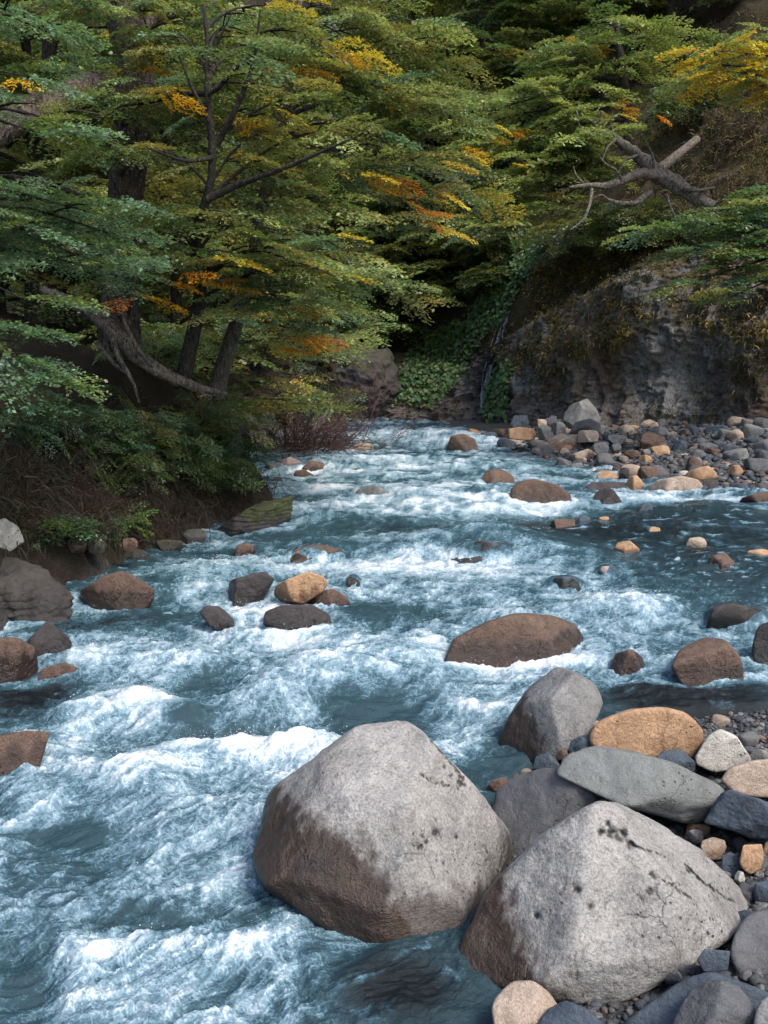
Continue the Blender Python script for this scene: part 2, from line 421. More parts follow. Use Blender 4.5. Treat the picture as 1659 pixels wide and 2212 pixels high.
LAND = BVHTree.FromPolygons(np.concatenate([TV, CV]).tolist(), np.concatenate([TF, CF + len(TV)]).tolist())
def hit(vx, vy):
    r = ray(vx, vy)
    h = LAND.ray_cast(Vector((0, 0, CAMZ)), Vector(r).normalized())
    return (np.array(h[0]), np.array(h[1])) if h[0] is not None else (None, None)

# ------------------------------------------------------------------ rocks
_ico = {}
def ico(level):
    if level not in _ico:
        bm = bmesh.new(); bmesh.ops.create_icosphere(bm, subdivisions=level, radius=1)
        v = np.array([x.co[:] for x in bm.verts]); f = np.array([[x.index for x in p.verts] for p in bm.faces])
        bm.free(); v /= np.linalg.norm(v, axis=1)[:, None]
        _ico[level] = (v, f)
    return _ico[level]

ROCKS = []                        # footprints for the water: x, y, rx, ry, awash
def rock_surface(N, D, half, level, p, amp, seed, angular):
    u, f = ico(level)
    Nn = N * half                 # planes in the stretched space where the rock is about a unit ball
    ln = np.linalg.norm(Nn, axis=1); Nn = Nn / ln[:, None]; Dn = D / ln
    t = np.maximum(u @ Nn.T, 0) / Dn
    r = (t ** p).sum(1) ** (-1.0 / p)
    v = u * r[:, None] * half
    sz = float(np.mean(half))
    q = v / sz
    d = amp * fbm(q * 1.1 + seed * 3.7, 3, seed % 17) + 0.48 * amp * fbm(q * 4.0 + seed, 4, seed % 23)
    d += angular * 0.5 * amp * ridged(q * 2.1 + seed * 1.3, 3, seed % 19)
    if level >= 6: d += 0.10 * amp * fbm(q * 14 + seed, 3, seed % 29)
    v = v + u * (d * sz)[:, None]
    return v, f

def rock(name, poly, mat, label, dz=0.0, d=None, ratio=0.85, facets=(), p=9, amp=0.05, level=5, wet=0.0, wetline=None, ext=0.45, seed=1,
         angular=0.6, cfrac=0.42, water=True, awash=False, moss=0.0, cat='rock', group=None, stainpoly=None, tint=None, tilt=0.25, ring=1.0, strata=0.0, dents=(), cracks=()):
    poly = np.array(poly, float)
    rng = np.random.RandomState(seed * 13 + 5)
    if len(poly) == 2:            # a box: x0, y0, x1, y1 -> uneven rounded outline
        (x0, y0), (x1, y1) = poly
        k = 8; a = np.sort(rng.uniform(-0.25, 0.25, k) + np.arange(k)) / k * 2 * math.pi
        e = 0.72
        px = np.sign(np.cos(a)) * np.abs(np.cos(a)) ** e; py = np.sign(np.sin(a)) * np.abs(np.sin(a)) ** e
        rr = rng.uniform(0.86, 1.06, k)
        poly = np.stack([(x0 + x1) / 2 + px * rr * (x1 - x0) / 2, (y0 + y1) / 2 + py * rr * (y1 - y0) / 2], 1)
    yb = poly[:, 1].max(); x0, x1 = poly[:, 0].min(), poly[:, 0].max(); yt = poly[:, 1].min()
    if d is None:
        db = W((x0 + x1) / 2, yb, dz)[1]
        wid = (x1 - x0) / FV * db
        dep = wid * ratio
        dc = db + cfrac * dep
    else:
        dc = d; dep = (x1 - x0) / FV * d * ratio
    if ext:                       # carry the body on below the waterline or into the gravel
        low = poly[:, 1] > yt + 0.8 * (yb - yt)
        poly[low, 1] += ext * (yb - yt)
    pts = np.array([P(a, b, dc) for a, b in poly])
    lo, hi = pts.min(0), pts.max(0)
    c = (lo + hi) / 2
    half = np.array([(hi[0] - lo[0]) / 2, dep / 2, (hi[2] - lo[2]) / 2])
    q = pts - c
    N, D = [], []
    area = sum(q[i, 0] * q[(i + 1) % len(q), 2] - q[(i + 1) % len(q), 0] * q[i, 2] for i in range(len(q)))
    for i in range(len(q)):
        a, b = q[i], q[(i + 1) % len(q)]
        e3 = b - a
        n = np.cross(e3, (a + b) / 2 + c - np.array([0, 0, CAMZ])) * (1 if area > 0 else -1)
        l = np.linalg.norm(n)
        if l < 1e-6: continue
        n /= l
        if n @ (a + b) < 0: n = -n
        dd = max((n @ a + n @ b) / 2, 0.08 * half.min())
        N.append(n); D.append(dd * 1.02)
    for n, kk in list(facets) + [((0.15, -1, 0.12), 1.0), ((-0.1, 1, 0.1), 0.95), ((0.6, 0.75, 0.2), 0.95), ((-0.6, 0.75, 0.3), 0.95)]:
        n = np.array(n, float); n /= np.linalg.norm(n)
        N.append(n); D.append(kk * math.sqrt(((n * half) ** 2).sum()))
    for _ in range(int(5 * angular)):
        n = rng.normal(size=3); n[1] = -abs(n[1]); n /= np.linalg.norm(n)
        N.append(n); D.append(rng.uniform(0.72, 0.95) * math.sqrt(((n * half) ** 2).sum()))
    N = np.array(N); D = np.array(D)
    v, f = rock_surface(N, D, half, level, 6 + 2.4 * p, amp, seed, angular)
    if strata:                    # layered rock: bedding planes stepping in and out
        zz = v[:, 2] * strata + 1.1 * fbm(v * 2.2, 3, seed) + 0.25 * v[:, 0]
        stp = (zz - np.floor(zz)) ** 2 + 0.6 * perlin(np.stack([v[:, 0] * 3, v[:, 1] * 3, np.floor(zz) * 1.7], -1), seed)
        v[:, :2] *= (1 - 0.06 * stp * (0.4 + 0.6 * sstep(-0.2, 0.3, fbm(v * 1.5, 2, seed + 2))))[:, None]
    # wetness and stains, as attributes of the stone
    zw = SLOPE * dc + (0 if wetline is None else 0)
    hgt = v[:, 2] + c[2] - zw
    nn = fbm(v / half.mean() * np.array([3.2, 3.2, 1.2]) + seed, 4, 3)
    wa = np.zeros(len(v))
    if wet > 0:
        top = hi[2] - zw
        wl = (wetline if wetline is not None else 0.35) * top
        wa = wet * sstep(0.16 * top, -0.10 * top, hgt - wl + nn * 0.45 * top)
    if stainpoly is not None:     # a stain with an outline of its own, on the front of the stone
        sp = np.array([P(a, b, dc - 0.36 * dep) for a, b in stainpoly]) - c
        ins = np.zeros(len(v), bool); dist = np.full(len(v), 1e9)
        X, Z = v[:, 0], v[:, 2]
        for i in range(len(sp)):
            ax, az = sp[i, 0], sp[i, 2]; bx, bz = sp[(i + 1) % len(sp), 0], sp[(i + 1) % len(sp), 2]
            cr = ((az > Z) != (bz > Z)) & (X < (bx - ax) * (Z - az) / (bz - az + 1e-12) + ax)
            ins ^= cr
            t = np.clip(((X - ax) * (bx - ax) + (Z - az) * (bz - az)) / ((bx - ax) ** 2 + (bz - az) ** 2 + 1e-12), 0, 1)
            dist = np.minimum(dist, np.hypot(X - ax - t * (bx - ax), Z - az - t * (bz - az)))
        sd = np.where(ins, dist, -dist)
        streak = fbm(v / half.mean() * np.array([9, 9, 3.0]) + seed, 4, 8)
        wa = np.maximum(wa, 0.96 * sstep(-0.11, 0.07, sd / half.mean() + 0.17 * streak + 0.05 * fbm(v / half.mean() * 26, 2, 12)) * (v[:, 1] < 0.4 * half[1]))
    pit = np.zeros(len(v))
    dents = list(dents)
    for line, wd, dep_ in cracks:           # seams and chipped edges
        for (ax, ay), (bx, by) in zip(line[:-1], line[1:]):
            m_ = max(2, int(math.hypot(bx - ax, by - ay) / (wd * 1.1)))
            for t in np.linspace(0, 1, m_, endpoint=False):
                dents.append((ax + (bx - ax) * t + rng.normal() * wd * 0.35, ay + (by - ay) * t + rng.normal() * wd * 0.35, wd * rng.uniform(0.5, 1.3), dep_))
    for (da, db_, dr, depth) in dents:      # weathered pits and hollows in the face
        pc = P(da, db_, dc - 0.42 * dep) - c
        rdir = ray(da, db_); rdir = rdir / np.linalg.norm(rdir)
        off = v - pc; off = off - (off @ rdir)[:, None] * rdir
        rw = dr / FV * dc * (1 + 0.5 * fbm(v * 22, 3, seed + 4))
        g = np.exp(-((off ** 2).sum(1) / rw ** 2) ** 2) * (v[:, 1] < 0.1 * half[1])
        v = v + rdir * (g * depth)[:, None]
        pit = np.maximum(pit, 0.95 * sstep(0.35, 0.75, g * (0.9 + 1.2 * fbm(v * 45, 3, seed + 6))))
    ms = np.zeros(len(v))
    if moss > 0:
        ms = moss * sstep(0.15, 0.6, v[:, 2] / half[2] + 0.9 * nn)
    me = make_mesh(name, v, f, M[mat], pattr={'wet': wa, 'moss': ms, 'pit': pit})
    o = link(name, me, loc=c)
    tag(o, label, cat, group)
    if water: ROCKS.append((c[0], c[1], half[0], half[1], 1.0 if awash else 0.0, hi[2], ring))
    return o

# ---- the foreground group
rock('granite_boulder', [(543, 1895), (560, 1800), (597, 1700), (770, 1573), (880, 1566), (935, 1590), (1012, 1690), (1072, 1745), (1120, 1870), (1100, 1935), (1060, 1975), (1000, 2005), (870, 2018), (760, 1995), (640, 1955), (572, 1915)],
     'granite', 'largest pale granite boulder with a rusty brown stained front, standing in the white water', d=4.5, ratio=0.95,
     facets=[((-0.02, -0.40, 0.92), 0.76), ((-0.35, -0.93, -0.02), 0.90), ((0.34, -0.92, 0.16), 0.88), ((0.66, -0.52, 0.54), 0.70), ((-0.7, -0.35, 0.62), 0.84), ((-0.2, -0.8, 0.56), 0.80), ((0.88, -0.45, 0.05), 0.80)],
     p=22, amp=0.055, level=7, wet=0.75, wetline=0.05, ext=0.25, ring=0.1, seed=3, angular=0.35, tilt=0.1, cat='boulder',
     stainpoly=[(500, 1800), (590, 1804), (690, 1808), (760, 1820), (820, 1862), (858, 1920), (900, 1975), (1000, 2040), (760, 2140), (480, 2040)],
     dents=[(895, 1824, 5, 0.02), (907, 1830, 7, 0.03), (940, 1800, 8, 0.03), (985, 1808, 4, 0.02), (921, 1818, 5, 0.02), (912, 1806, 4, 0.015), (960, 1655, 5, 0.01), (992, 1690, 8, 0.015), (975, 1675, 6, 0.012)],
     cracks=[([(935, 1598), (975, 1645), (1003, 1688), (985, 1705)], 5, 0.010), ([(975, 1700), (935, 1690), (905, 1672)], 4, 0.012), ([(1090, 1830), (1075, 1890), (1040, 1945)], 4, 0.01)])
rock('granite_boulder', [(985, 2060), (1060, 1925), (1130, 1850), (1215, 1780), (1290, 1735), (1330, 1737), (1420, 1785), (1510, 1840), (1590, 1920), (1610, 1965), (1597, 2005), (1560, 2055), (1440, 2115), (1350, 2172), (1310, 2184), (1255, 2178), (1100, 2140), (970, 2110)],
     'granite', 'pale speckled granite boulder with a peaked top and a dark pit near it', d=3.95, ratio=0.9,
     facets=[((-0.62, -0.52, 0.58), 0.78), ((0.12, -0.80, 0.58), 0.80), ((0.62, -0.30, 0.70), 0.74), ((0.5, -0.82, 0.25), 0.80), ((0.05, -0.98, -0.05), 0.86), ((0.4, -0.6, -0.7), 0.84)],
     p=20, amp=0.06, level=7, wet=0.0, ext=0.0, ring=0.0, seed=8, angular=0.35, tilt=0.1, cat='boulder',
     stainpoly=[(930, 2200), (940, 2090), (1000, 1990), (1060, 1935), (1110, 1950), (1120, 2020), (1150, 2080), (1200, 2140), (1180, 2200)],
     dents=[(1298, 1797, 9, 0.03), (1318, 1802, 11, 0.04), (1340, 1808, 12, 0.045), (1360, 1824, 10, 0.035), (1312, 1780, 8, 0.025), (1348, 1797, 10, 0.03), (1246, 1922, 8, 0.02), (1160, 1980, 8, 0.02), (1276, 1957, 8, 0.015), (1410, 1890, 10, 0.012), (1405, 1925, 9, 0.012), (1490, 1880, 7, 0.02)],
     cracks=[([(1480, 1868), (1510, 1900), (1560, 1935), (1590, 1950)], 3, 0.012), ([(1400, 1890), (1450, 1910), (1500, 1945)], 2.6, 0.010), ([(1340, 1812), (1390, 1835), (1440, 1850)], 2.6, 0.010)])
rock('granite_boulder', [(1072, 1625), (1085, 1575), (1140, 1490), (1200, 1443), (1235, 1450), (1290, 1485), (1338, 1535), (1325, 1570), (1260, 1610), (1200, 1655), (1105, 1676), (1075, 1650)],
     'grey', 'grey pointed boulder with a wet brown flank, behind the orange boulder', d=6.0, ratio=0.9,
     facets=[((-0.72, -0.62, 0.25), 0.72), ((0.35, -0.76, 0.55), 0.78)], p=16, amp=0.05, level=6, ext=0.35, ring=0.4, seed=11, angular=0.4, cat='boulder',
     stainpoly=[(1050, 1700), (1060, 1600), (1090, 1560), (1145, 1495), (1150, 1560), (1175, 1600), (1160, 1680)])
rock('orange_boulder', [(1273, 1590), (1290, 1560), (1360, 1533), (1430, 1527), (1480, 1540), (1516, 1575), (1517, 1605), (1490, 1640), (1430, 1645), (1300, 1625), (1276, 1610)],
     'orange', 'smooth rounded orange boulder with small dark pits, on the lower right bank', d=5.75, ratio=0.8, p=7, amp=0.05, level=6, ext=0, seed=4, angular=0.2, water=False, cat='boulder')
rock('pale_boulder', [(1502, 1635), (1530, 1590), (1555, 1576), (1590, 1590), (1622, 1640), (1610, 1658), (1545, 1668), (1505, 1652)],
     'pale', 'cream white rounded stone just right of the orange boulder', d=5.5, ratio=0.9, p=9, amp=0.05, level=6, ext=0, seed=5, angular=0.3, water=False)
rock('flat_boulder', [(1203, 1675), (1225, 1630), (1290, 1610), (1365, 1606), (1450, 1646), (1530, 1662), (1562, 1700), (1566, 1730), (1530, 1765), (1462, 1783), (1425, 1778), (1340, 1738), (1280, 1722), (1212, 1702)],
     'green', 'long flat grey green boulder lying on top of the pile', d=4.85, ratio=0.62,
     facets=[((-0.2, -0.6, 0.75), 0.82), ((0.3, -0.75, 0.55), 0.86), ((0.1, -0.85, -0.45), 0.84)], p=9, amp=0.075, level=6, ext=0, seed=6, angular=0.3, water=False, cat='boulder')
rock('round_boulder', [(1060, 1745), (1070, 1705), (1110, 1675), (1200, 1656), (1265, 1690), (1300, 1740), (1240, 1800), (1140, 1872), (1090, 1850), (1062, 1800)],
     'charcoal', 'dark grey rounded boulder wedged between the two granite boulders under the flat one', d=4.95, ratio=0.95, p=4, amp=0.05, level=6, ext=0, seed=9, angular=0.5, water=False, cat='boulder')
rock('pale_boulder', [(1558, 1685), (1575, 1660), (1620, 1645), (1700, 1636), (1760, 1670), (1740, 1715), (1660, 1724), (1590, 1716)],
     'tan', 'pinkish cream rounded boulder at the right edge beside the flat boulder', d=5.0, ratio=0.7, p=8, amp=0.05, level=6, ext=0, seed=14, angular=0.3, water=False, cat='boulder')
rock('slate_rock', [(1528, 1775), (1565, 1715), (1600, 1704), (1660, 1735), (1740, 1760), (1740, 1815), (1620, 1805)],
     'slate', 'dark blue slate rock at the right edge beneath the pinkish boulder', d=4.55, ratio=0.9, p=12, amp=0.09, level=6, ext=0, seed=15, angular=1.0, water=False)
rock('dark_boulder', [(1577, 2060), (1590, 2010), (1620, 1975), (1665, 1962), (1780, 1990), (1790, 2130), (1665, 2140), (1600, 2112)],
     'charcoal', 'dark mottled grey boulder cut by the right edge, beside the peaked granite boulder', d=3.75, ratio=0.9, p=8, amp=0.06, level=6, ext=0, seed=16, angular=0.5, water=False, cat='boulder')
rock('tan_rock', [(1063, 2175), (1075, 2148), (1110, 2121), (1150, 2119), (1198, 2150), (1212, 2170), (1205, 2250), (1075, 2260)],
     'tan', 'smooth tan and cream rock at the bottom edge in front of the peaked granite boulder', d=3.3, ratio=0.9, p=9, amp=0.05, level=6, ext=0, seed=17, angular=0.4, water=False,
     facets=[((0.5, -0.6, 0.6), 0.8)])
rock('slate_rock', [(1150, 2230), (1185, 2180), (1220, 2163), (1270, 2184), (1308, 2220), (1320, 2290), (1140, 2290)],
     'slate', 'rounded blue slate rock at the bottom edge just right of the tan rock', d=3.2, ratio=0.9, p=9, amp=0.06, level=6, ext=0, seed=18, angular=0.6, water=False)
rock('slate_rock', [(1330, 2225), (1470, 2122), (1530, 2099), (1580, 2095), (1665, 2147), (1760, 2180), (1780, 2300), (1330, 2300)],
     'slate', 'broad smooth blue slate slab in the bottom right corner', d=3.36, ratio=0.7, p=14, amp=0.05, level=6, ext=0, seed=19, angular=0.6, water=False, facets=[((-0.35, -0.6, 0.7), 0.78)])
rock('slate_rock', [(1452, 2215), (1485, 2147), (1540, 2116), (1595, 2132), (1632, 2184), (1645, 2290), (1445, 2290)],
     'charcoal', 'dark craggy rock in front of the broad slate slab at the bottom edge', d=3.15, ratio=0.8, p=10, amp=0.07, level=6, ext=0, seed=20, angular=0.8, water=False)
rock('slate_rock', [(1628, 2215), (1640, 2165), (1680, 2140), (1780, 2160), (1790, 2300), (1630, 2300)],
     'grey', 'grey rock corner cut off by the bottom right corner', d=3.05, ratio=0.8, p=9, amp=0.06, level=5, ext=0, seed=22, angular=0.6, water=False)
rock('block_stone', [(1506, 2074), (1522, 2050), (1578, 2055), (1574, 2096), (1520, 2099)],
     'slate', 'small grey square edged block on the broad slate slab', d=3.4, ratio=0.8, p=22, amp=0.02, level=5, ext=0, seed=23, angular=0.3, water=False)
rock('pebble', [(1434, 2096), (1477, 2128)], 'grey', 'speckled brown and grey pebble under the right foot of the peaked granite boulder', d=3.53, level=5, ext=0, seed=24, water=False, cat='stone')
rock('pebble', [(1464, 2084), (1524, 2108)], 'charcoal', 'flat dark disc shaped stone beside the square edged block', d=3.45, level=5, ext=0, seed=25, water=False, p=6, cat='stone')
rock('pebble', [(1597, 1820), (1653, 1890)], 'orange', 'egg shaped orange stone standing at the right edge above the dark mottled boulder', d=4.28, level=5, ext=0, seed=26, water=False, p=6, angular=0.2, cat='stone')
rock('pebble', [(1586, 1880), (1609, 1914)], 'pale', 'tiny white stone just below the egg shaped orange stone', d=4.2, level=4, ext=0, seed=27, water=False, cat='stone')
rock('pebble', [(1513, 1808), (1574, 1860)], 'tan', 'brownish angular stone in the gravel below the flat boulder', d=4.42, level=5, ext=0, seed=28, water=False, wet=0.5, wetline=1.0, cat='stone')
rock('pebble', [(1485, 1790), (1520, 1824)], 'grey', 'small grey block in the gravel under the right end of the flat boulder', d=4.58, level=5, ext=0, seed=29, water=False, cat='stone')
rock('pebble', [(1556, 1840), (1600, 1896)], 'slate', 'bluish dark stone left of the egg shaped orange stone', d=4.3, level=5, ext=0, seed=30, water=False, cat='stone')
rock('pebble', [(1648, 1810), (1690, 1870)], 'orange', 'rusty stone cut off by the right edge beside the egg shaped stone', d=4.38, level=4, ext=0, seed=31, water=False, cat='stone')
rock('pebble', [(1590, 1965), (1640, 2000)], 'slate', 'small dark slate stone behind the dark mottled boulder', d=3.86, level=5, ext=0, seed=32, water=False, angular=1, cat='stone')
rock('pebble', [(1625, 1900), (1675, 1950)], 'slate', 'dark blue stone at the right edge below the tiny white stone', d=4.04, level=5, ext=0, seed=33, water=False, angular=1, cat='stone')
rock('slate_rock', [(1150, 1665), (1158, 1634), (1185, 1627), (1208, 1650), (1205, 1670)], 'slate', 'angular dark slate piece at the foot of the grey pointed boulder', d=5.45, level=5, ext=0, seed=34, water=False, angular=1, p=16)
rock('slate_rock', [(1228, 1622), (1235, 1600), (1262, 1588), (1282, 1600), (1280, 1640), (1235, 1645)], 'slate', 'dark slate wedge leaning against the left end of the orange boulder', d=5.5, level=5, ext=0, seed=35, water=False, angular=1, p=16)
rock('pebble', [(1198, 1618), (1234, 1645)], 'brown', 'small brown stone between the two dark slate pieces', d=5.5, level=4, ext=0, seed=36, water=False, cat='stone')
rock('pebble', [(1252, 1553), (1298, 1586)], 'tan', 'small tan stone perched at the upper left of the orange boulder', d=5.9, level=5, ext=0, seed=37, water=False, cat='stone')
rock('slate_rock', [(1408, 1650), (1430, 1624), (1470, 1620), (1500, 1645), (1500, 1668), (1415, 1668)], 'slate', 'blue slate chunk between the orange boulder and the flat boulder', d=5.35, level=5, ext=0, seed=38, water=False, angular=1, p=14)
rock('pebble', [(1618, 1618), (1662, 1650)], 'grey', 'grey round stone right of the cream white stone', d=5.5, level=5, ext=0, seed=39, water=False, cat='stone')
rock('orange_rock', [(1045, 1710), (1065, 1685), (1100, 1676), (1102, 1705), (1060, 1722)], 'brown', 'small rusty wedge at the waterline left of the dark rounded boulder', d=5.35, level=5, ext=0, seed=40, water=False, p=14)

# ---- midstream
rock('brown_boulder', [(950, 1414), (980, 1382), (1045, 1347), (1110, 1327), (1190, 1330), (1252, 1352), (1262, 1390), (1235, 1420), (1155, 1422)],
     'brown', 'long brown boulder in midstream with water sheeting over its right shoulder', ratio=0.7, p=9, amp=0.05, level=6, wet=0.9, wetline=0.55, seed=41, angular=0.3, cat='boulder')
rock('brown_boulder', [(1450, 1440), (1465, 1407), (1520, 1377), (1565, 1382), (1600, 1422), (1609, 1462), (1580, 1468), (1480, 1454)],
     'brown', 'rounded brown boulder near the right edge with foam at its foot', ratio=0.8, p=8, amp=0.04, level=6, wet=0.8, wetline=0.5, seed=42, angular=0.3, cat='boulder')
rock('dark_rock', [(1624, 1395), (1640, 1352), (1680, 1338), (1740, 1360), (1740, 1440), (1640, 1440)],
     'dark', 'black wet rock cut by the right edge beside the rounded brown boulder', ratio=0.8, p=9, amp=0.06, level=5, wet=0.9, wetline=0.55, seed=43)
rock('brown_rock', [(1519, 1230), (1537, 1202), (1566, 1193), (1614, 1227), (1600, 1234), (1530, 1235)],
     'brown', 'dark brown triangular rock in the shallow water at right', ratio=0.8, p=18, amp=0.03, level=5, wet=0.9, wetline=0.45, seed=44, facets=[((0.4, -0.8, 0.45), 0.7)])
rock('orange_rock', [(1323, 1190), (1335, 1172), (1360, 1168), (1381, 1187), (1376, 1196), (1330, 1197)],
     'orange', 'small orange rock alone in the shallow riffle, nearest of the orange ones', ratio=0.9, p=8, amp=0.05, level=5, wet=0.7, wetline=0.4, seed=45)
rock('brown_rock', [(1189, 1128), (1200, 1122), (1240, 1122), (1244, 1138), (1230, 1145), (1192, 1143)], 'brown', 'flat rusty slab in the riffle below the oblong boulder', ratio=0.9, level=5, wet=0.5, seed=46, p=14)
rock('slate_rock', [(1238, 1130), (1255, 1114), (1272, 1108), (1276, 1128), (1262, 1141), (1242, 1141)], 'slate', 'black slate stone touching the flat rusty slab in the riffle', ratio=0.9, level=5, seed=47, p=14, angular=1)
rock('orange_rock', [(1400, 1137), (1428, 1158)], 'orange', 'pointed little orange rock in the shallows, left of the low ochre ones', level=4, wet=0.6, seed=48)
rock('orange_rock', [(1437, 1156), (1486, 1170)], 'orange', 'low flat ochre rock barely above the shallows', level=4, wet=0.5, seed=49)
rock('orange_rock', [(1482, 1160), (1529, 1188)], 'tan', 'cracked ochre rock right of the low flat one in the shallows', level=4, wet=0.4, seed=50, angular=1)
rock('orange_rock', [(1292, 1116), (1318, 1129)], 'orange', 'tiny orange rock in the riffle right of the black slate stone', level=4, wet=0.5, seed=51)
rock('orange_rock', [(1612, 1185), (1672, 1204)], 'orange', 'low orange rock at the right edge above the triangular rock', level=4, wet=0.5, seed=52)
rock('dark_rock', [(1520, 1350), (1540, 1312), (1580, 1303), (1660, 1322), (1670, 1360)], 'dark', 'black awash rock with water pouring over it above the rounded brown boulder', level=5, wet=1, wetline=1, seed=53, awash=True, cfrac=0.5)
rock('brown_boulder', [(1101, 1084), (1104, 1057), (1124, 1040), (1155, 1035), (1205, 1048), (1230, 1067), (1240, 1087), (1230, 1096), (1130, 1094)],
     'brown', 'oblong chestnut brown boulder standing clear in midstream', ratio=0.7, p=9, amp=0.03, level=6, wet=0.7, wetline=0.5, seed=54, angular=0.2, ext=0.3, cat='boulder')
rock('brown_rock', [(1281, 1090), (1284, 1067), (1305, 1054), (1325, 1058), (1361, 1090), (1330, 1094), (1290, 1093)], 'dark', 'dark rock with a sloping right side and foam on its left shoulder', ratio=0.8, level=5, wet=0.6, seed=55, p=14, angular=0.6)
rock('long_boulder', [(1378, 1061), (1420, 1038), (1470, 1029), (1505, 1035), (1519, 1051), (1516, 1064), (1440, 1067)], 'tan', 'long pale tan boulder at the edge of the gravel bar', ratio=0.6, level=6, wet=0.5, wetline=0.3, seed=56, p=9, amp=0.04, cat='boulder')
rock('orange_rock', [(1349, 1051), (1360, 1030), (1375, 1027), (1393, 1041), (1386, 1062), (1362, 1062)], 'orange', 'round orange rock touching the left end of the long tan boulder', ratio=0.9, level=5, wet=0.4, seed=57, p=8)
rock('orange_rock', [(1286, 1044), (1292, 1023), (1310, 1016), (1332, 1023), (1343, 1044)], 'orange', 'round orange rock resting on a flat black rock', d=None, ratio=0.9, level=5, wet=0.3, seed=58, p=8, cfrac=0.6)
rock('dark_rock', [(1262, 1053), (1280, 1042), (1350, 1042), (1354, 1058), (1310, 1063)], 'dark', 'flat black rock under the round orange rock', ratio=0.6, level=5, wet=0.8, seed=59, p=10)
rock('brown_rock', [(1029, 1046), (1050, 1018), (1080, 1013), (1105, 1025), (1122, 1046), (1110, 1052)], 'brown', 'brown rock veiled by a thin sheet of foam left of the oblong boulder', ratio=0.8, level=5, wet=0.6, seed=60, p=8)
rock('brown_boulder', [(959, 968), (975, 943), (1000, 937), (1025, 949), (1038, 971), (1020, 975), (970, 974)], 'brown', 'brown dome shaped rock standing alone in the upstream rapids', ratio=0.9, level=5, wet=0.5, seed=61, p=10, cat='boulder')
rock('brown_boulder', [(1168, 973), (1180, 951), (1210, 936), (1240, 949), (1261, 966), (1256, 981), (1220, 987), (1175, 983)], 'tan', 'big reddish tan boulder at the upper edge of the gravel bar', ratio=0.9, level=6, wet=0.75, wetline=0.6, seed=62, p=12, cat='boulder')
rock('pale_boulder', [(1221, 1001), (1230, 984), (1270, 970), (1290, 983), (1300, 1001), (1260, 1005)], 'tan', 'pale cream boulder just below the big reddish tan boulder', ratio=0.8, level=5, wet=0.5, wetline=0.25, seed=63, p=11)
rock('brown_boulder', [(164, 1302), (175, 1277), (220, 1247), (265, 1235), (300, 1252), (329, 1272), (331, 1296), (290, 1312), (210, 1315)], 'brown', 'dark brown wet boulder by the left bank with a pale scar', ratio=0.8, level=6, wet=0.9, wetline=0.55, seed=64, p=12, angular=0.6, cat='boulder')
rock('golden_rock', [(589, 1280), (600, 1262), (665, 1235), (700, 1247), (708, 1262), (695, 1279), (645, 1304), (600, 1312)], 'orange', 'golden brown oblong rock on top of the midstream pile', ratio=0.75, dz=0.08, level=6, wet=0.85, wetline=0.5, seed=65, p=12, cfrac=0.5, ext=0.1)
rock('dark_rock', [(569, 1348), (575, 1322), (610, 1308), (675, 1308), (710, 1327), (724, 1352), (680, 1359), (600, 1360)], 'dark', 'black wet rock at the front of the midstream pile', ratio=0.7, level=6, wet=0.8, wetline=0.45, seed=66, p=11, cfrac=0.35)
rock('dark_rock', [(654, 1287), (670, 1279), (720, 1273), (750, 1292), (759, 1312), (725, 1324), (695, 1319)], 'brown', 'dark brown angular rock at the right of the midstream pile', ratio=0.8, level=5, wet=0.9, wetline=0.5, seed=67, p=16, angular=0.8)
rock('dark_rock', [(483, 1274), (500, 1254), (570, 1236), (592, 1252), (577, 1280), (550, 1300), (495, 1294)], 'dark', 'blackish blocky rock left of the golden rock', ratio=0.8, level=5, wet=0.7, wetline=0.7, seed=68, p=14, angular=0.8)
rock('dark_rock', [(428, 1326), (445, 1309), (475, 1311), (505, 1337), (512, 1358), (485, 1366), (455, 1354), (435, 1342)], 'dark', 'small black sloping rock in the foam left of the midstream pile', ratio=0.8, level=5, wet=0.8, seed=69, p=10)
rock('dark_rock', [(56, 1370), (70, 1334), (95, 1329), (130, 1362), (157, 1382), (135, 1424), (85, 1440)], 'dark', 'black glistening rock leaning on the left bank', ratio=0.8, level=5, wet=0.8, wetline=0.5, seed=70, angular=1)
rock('brown_boulder', [(-90, 1430), (-60, 1390), (0, 1379), (40, 1380), (76, 1402), (84, 1452), (60, 1476), (-60, 1482)], 'brown', 'dark brown wet boulder cut by the left edge of the river', ratio=0.8, level=6, wet=1.0, wetline=0.65, seed=71, p=10, cat='boulder')
rock('pink_rock', [(73, 1473), (90, 1447), (140, 1431), (167, 1443), (135, 1474)], 'brown', 'low reddish rock with foam running over it beside the left edge boulder', ratio=0.8, level=5, wet=0.6, seed=72)
rock('brown_boulder', [(-110, 1650), (-60, 1605), (50, 1580), (107, 1583), (95, 1625), (60, 1682), (-60, 1690)], 'brown', 'reddish brown boulder cut by the left edge, lowest on that side', ratio=0.9, level=6, wet=0.7, wetline=0.7, seed=73, p=11, cat='boulder')
rock('pale_rock', [(651, 991), (661, 980), (682, 978), (696, 987), (694, 997), (657, 998)], 'pale', 'pale flat topped rock stacked on a brown one by the left shore', d=24.5, level=4, ext=0, seed=74, water=False)
rock('brown_rock', [(649, 1013), (672, 995), (697, 999), (714, 1015), (708, 1024), (664, 1022)], 'brown', 'dark brown rock under the pale flat topped one by the left shore', level=5, wet=0.9, wetline=0.5, seed=75)
rock('orange_rock', [(633, 1030), (639, 1017), (657, 1014), (682, 1029), (672, 1035)], 'brown', 'rusty orange rock at the waterline of the left shore', level=4, wet=0.3, seed=76)
rock('purple_rock', [(605, 995), (628, 986), (654, 1000), (640, 1012), (613, 1009)], 'pink', 'purplish grey rock on the left shore below the bare bush', level=4, seed=77, wet=0.5, wetline=0.3)
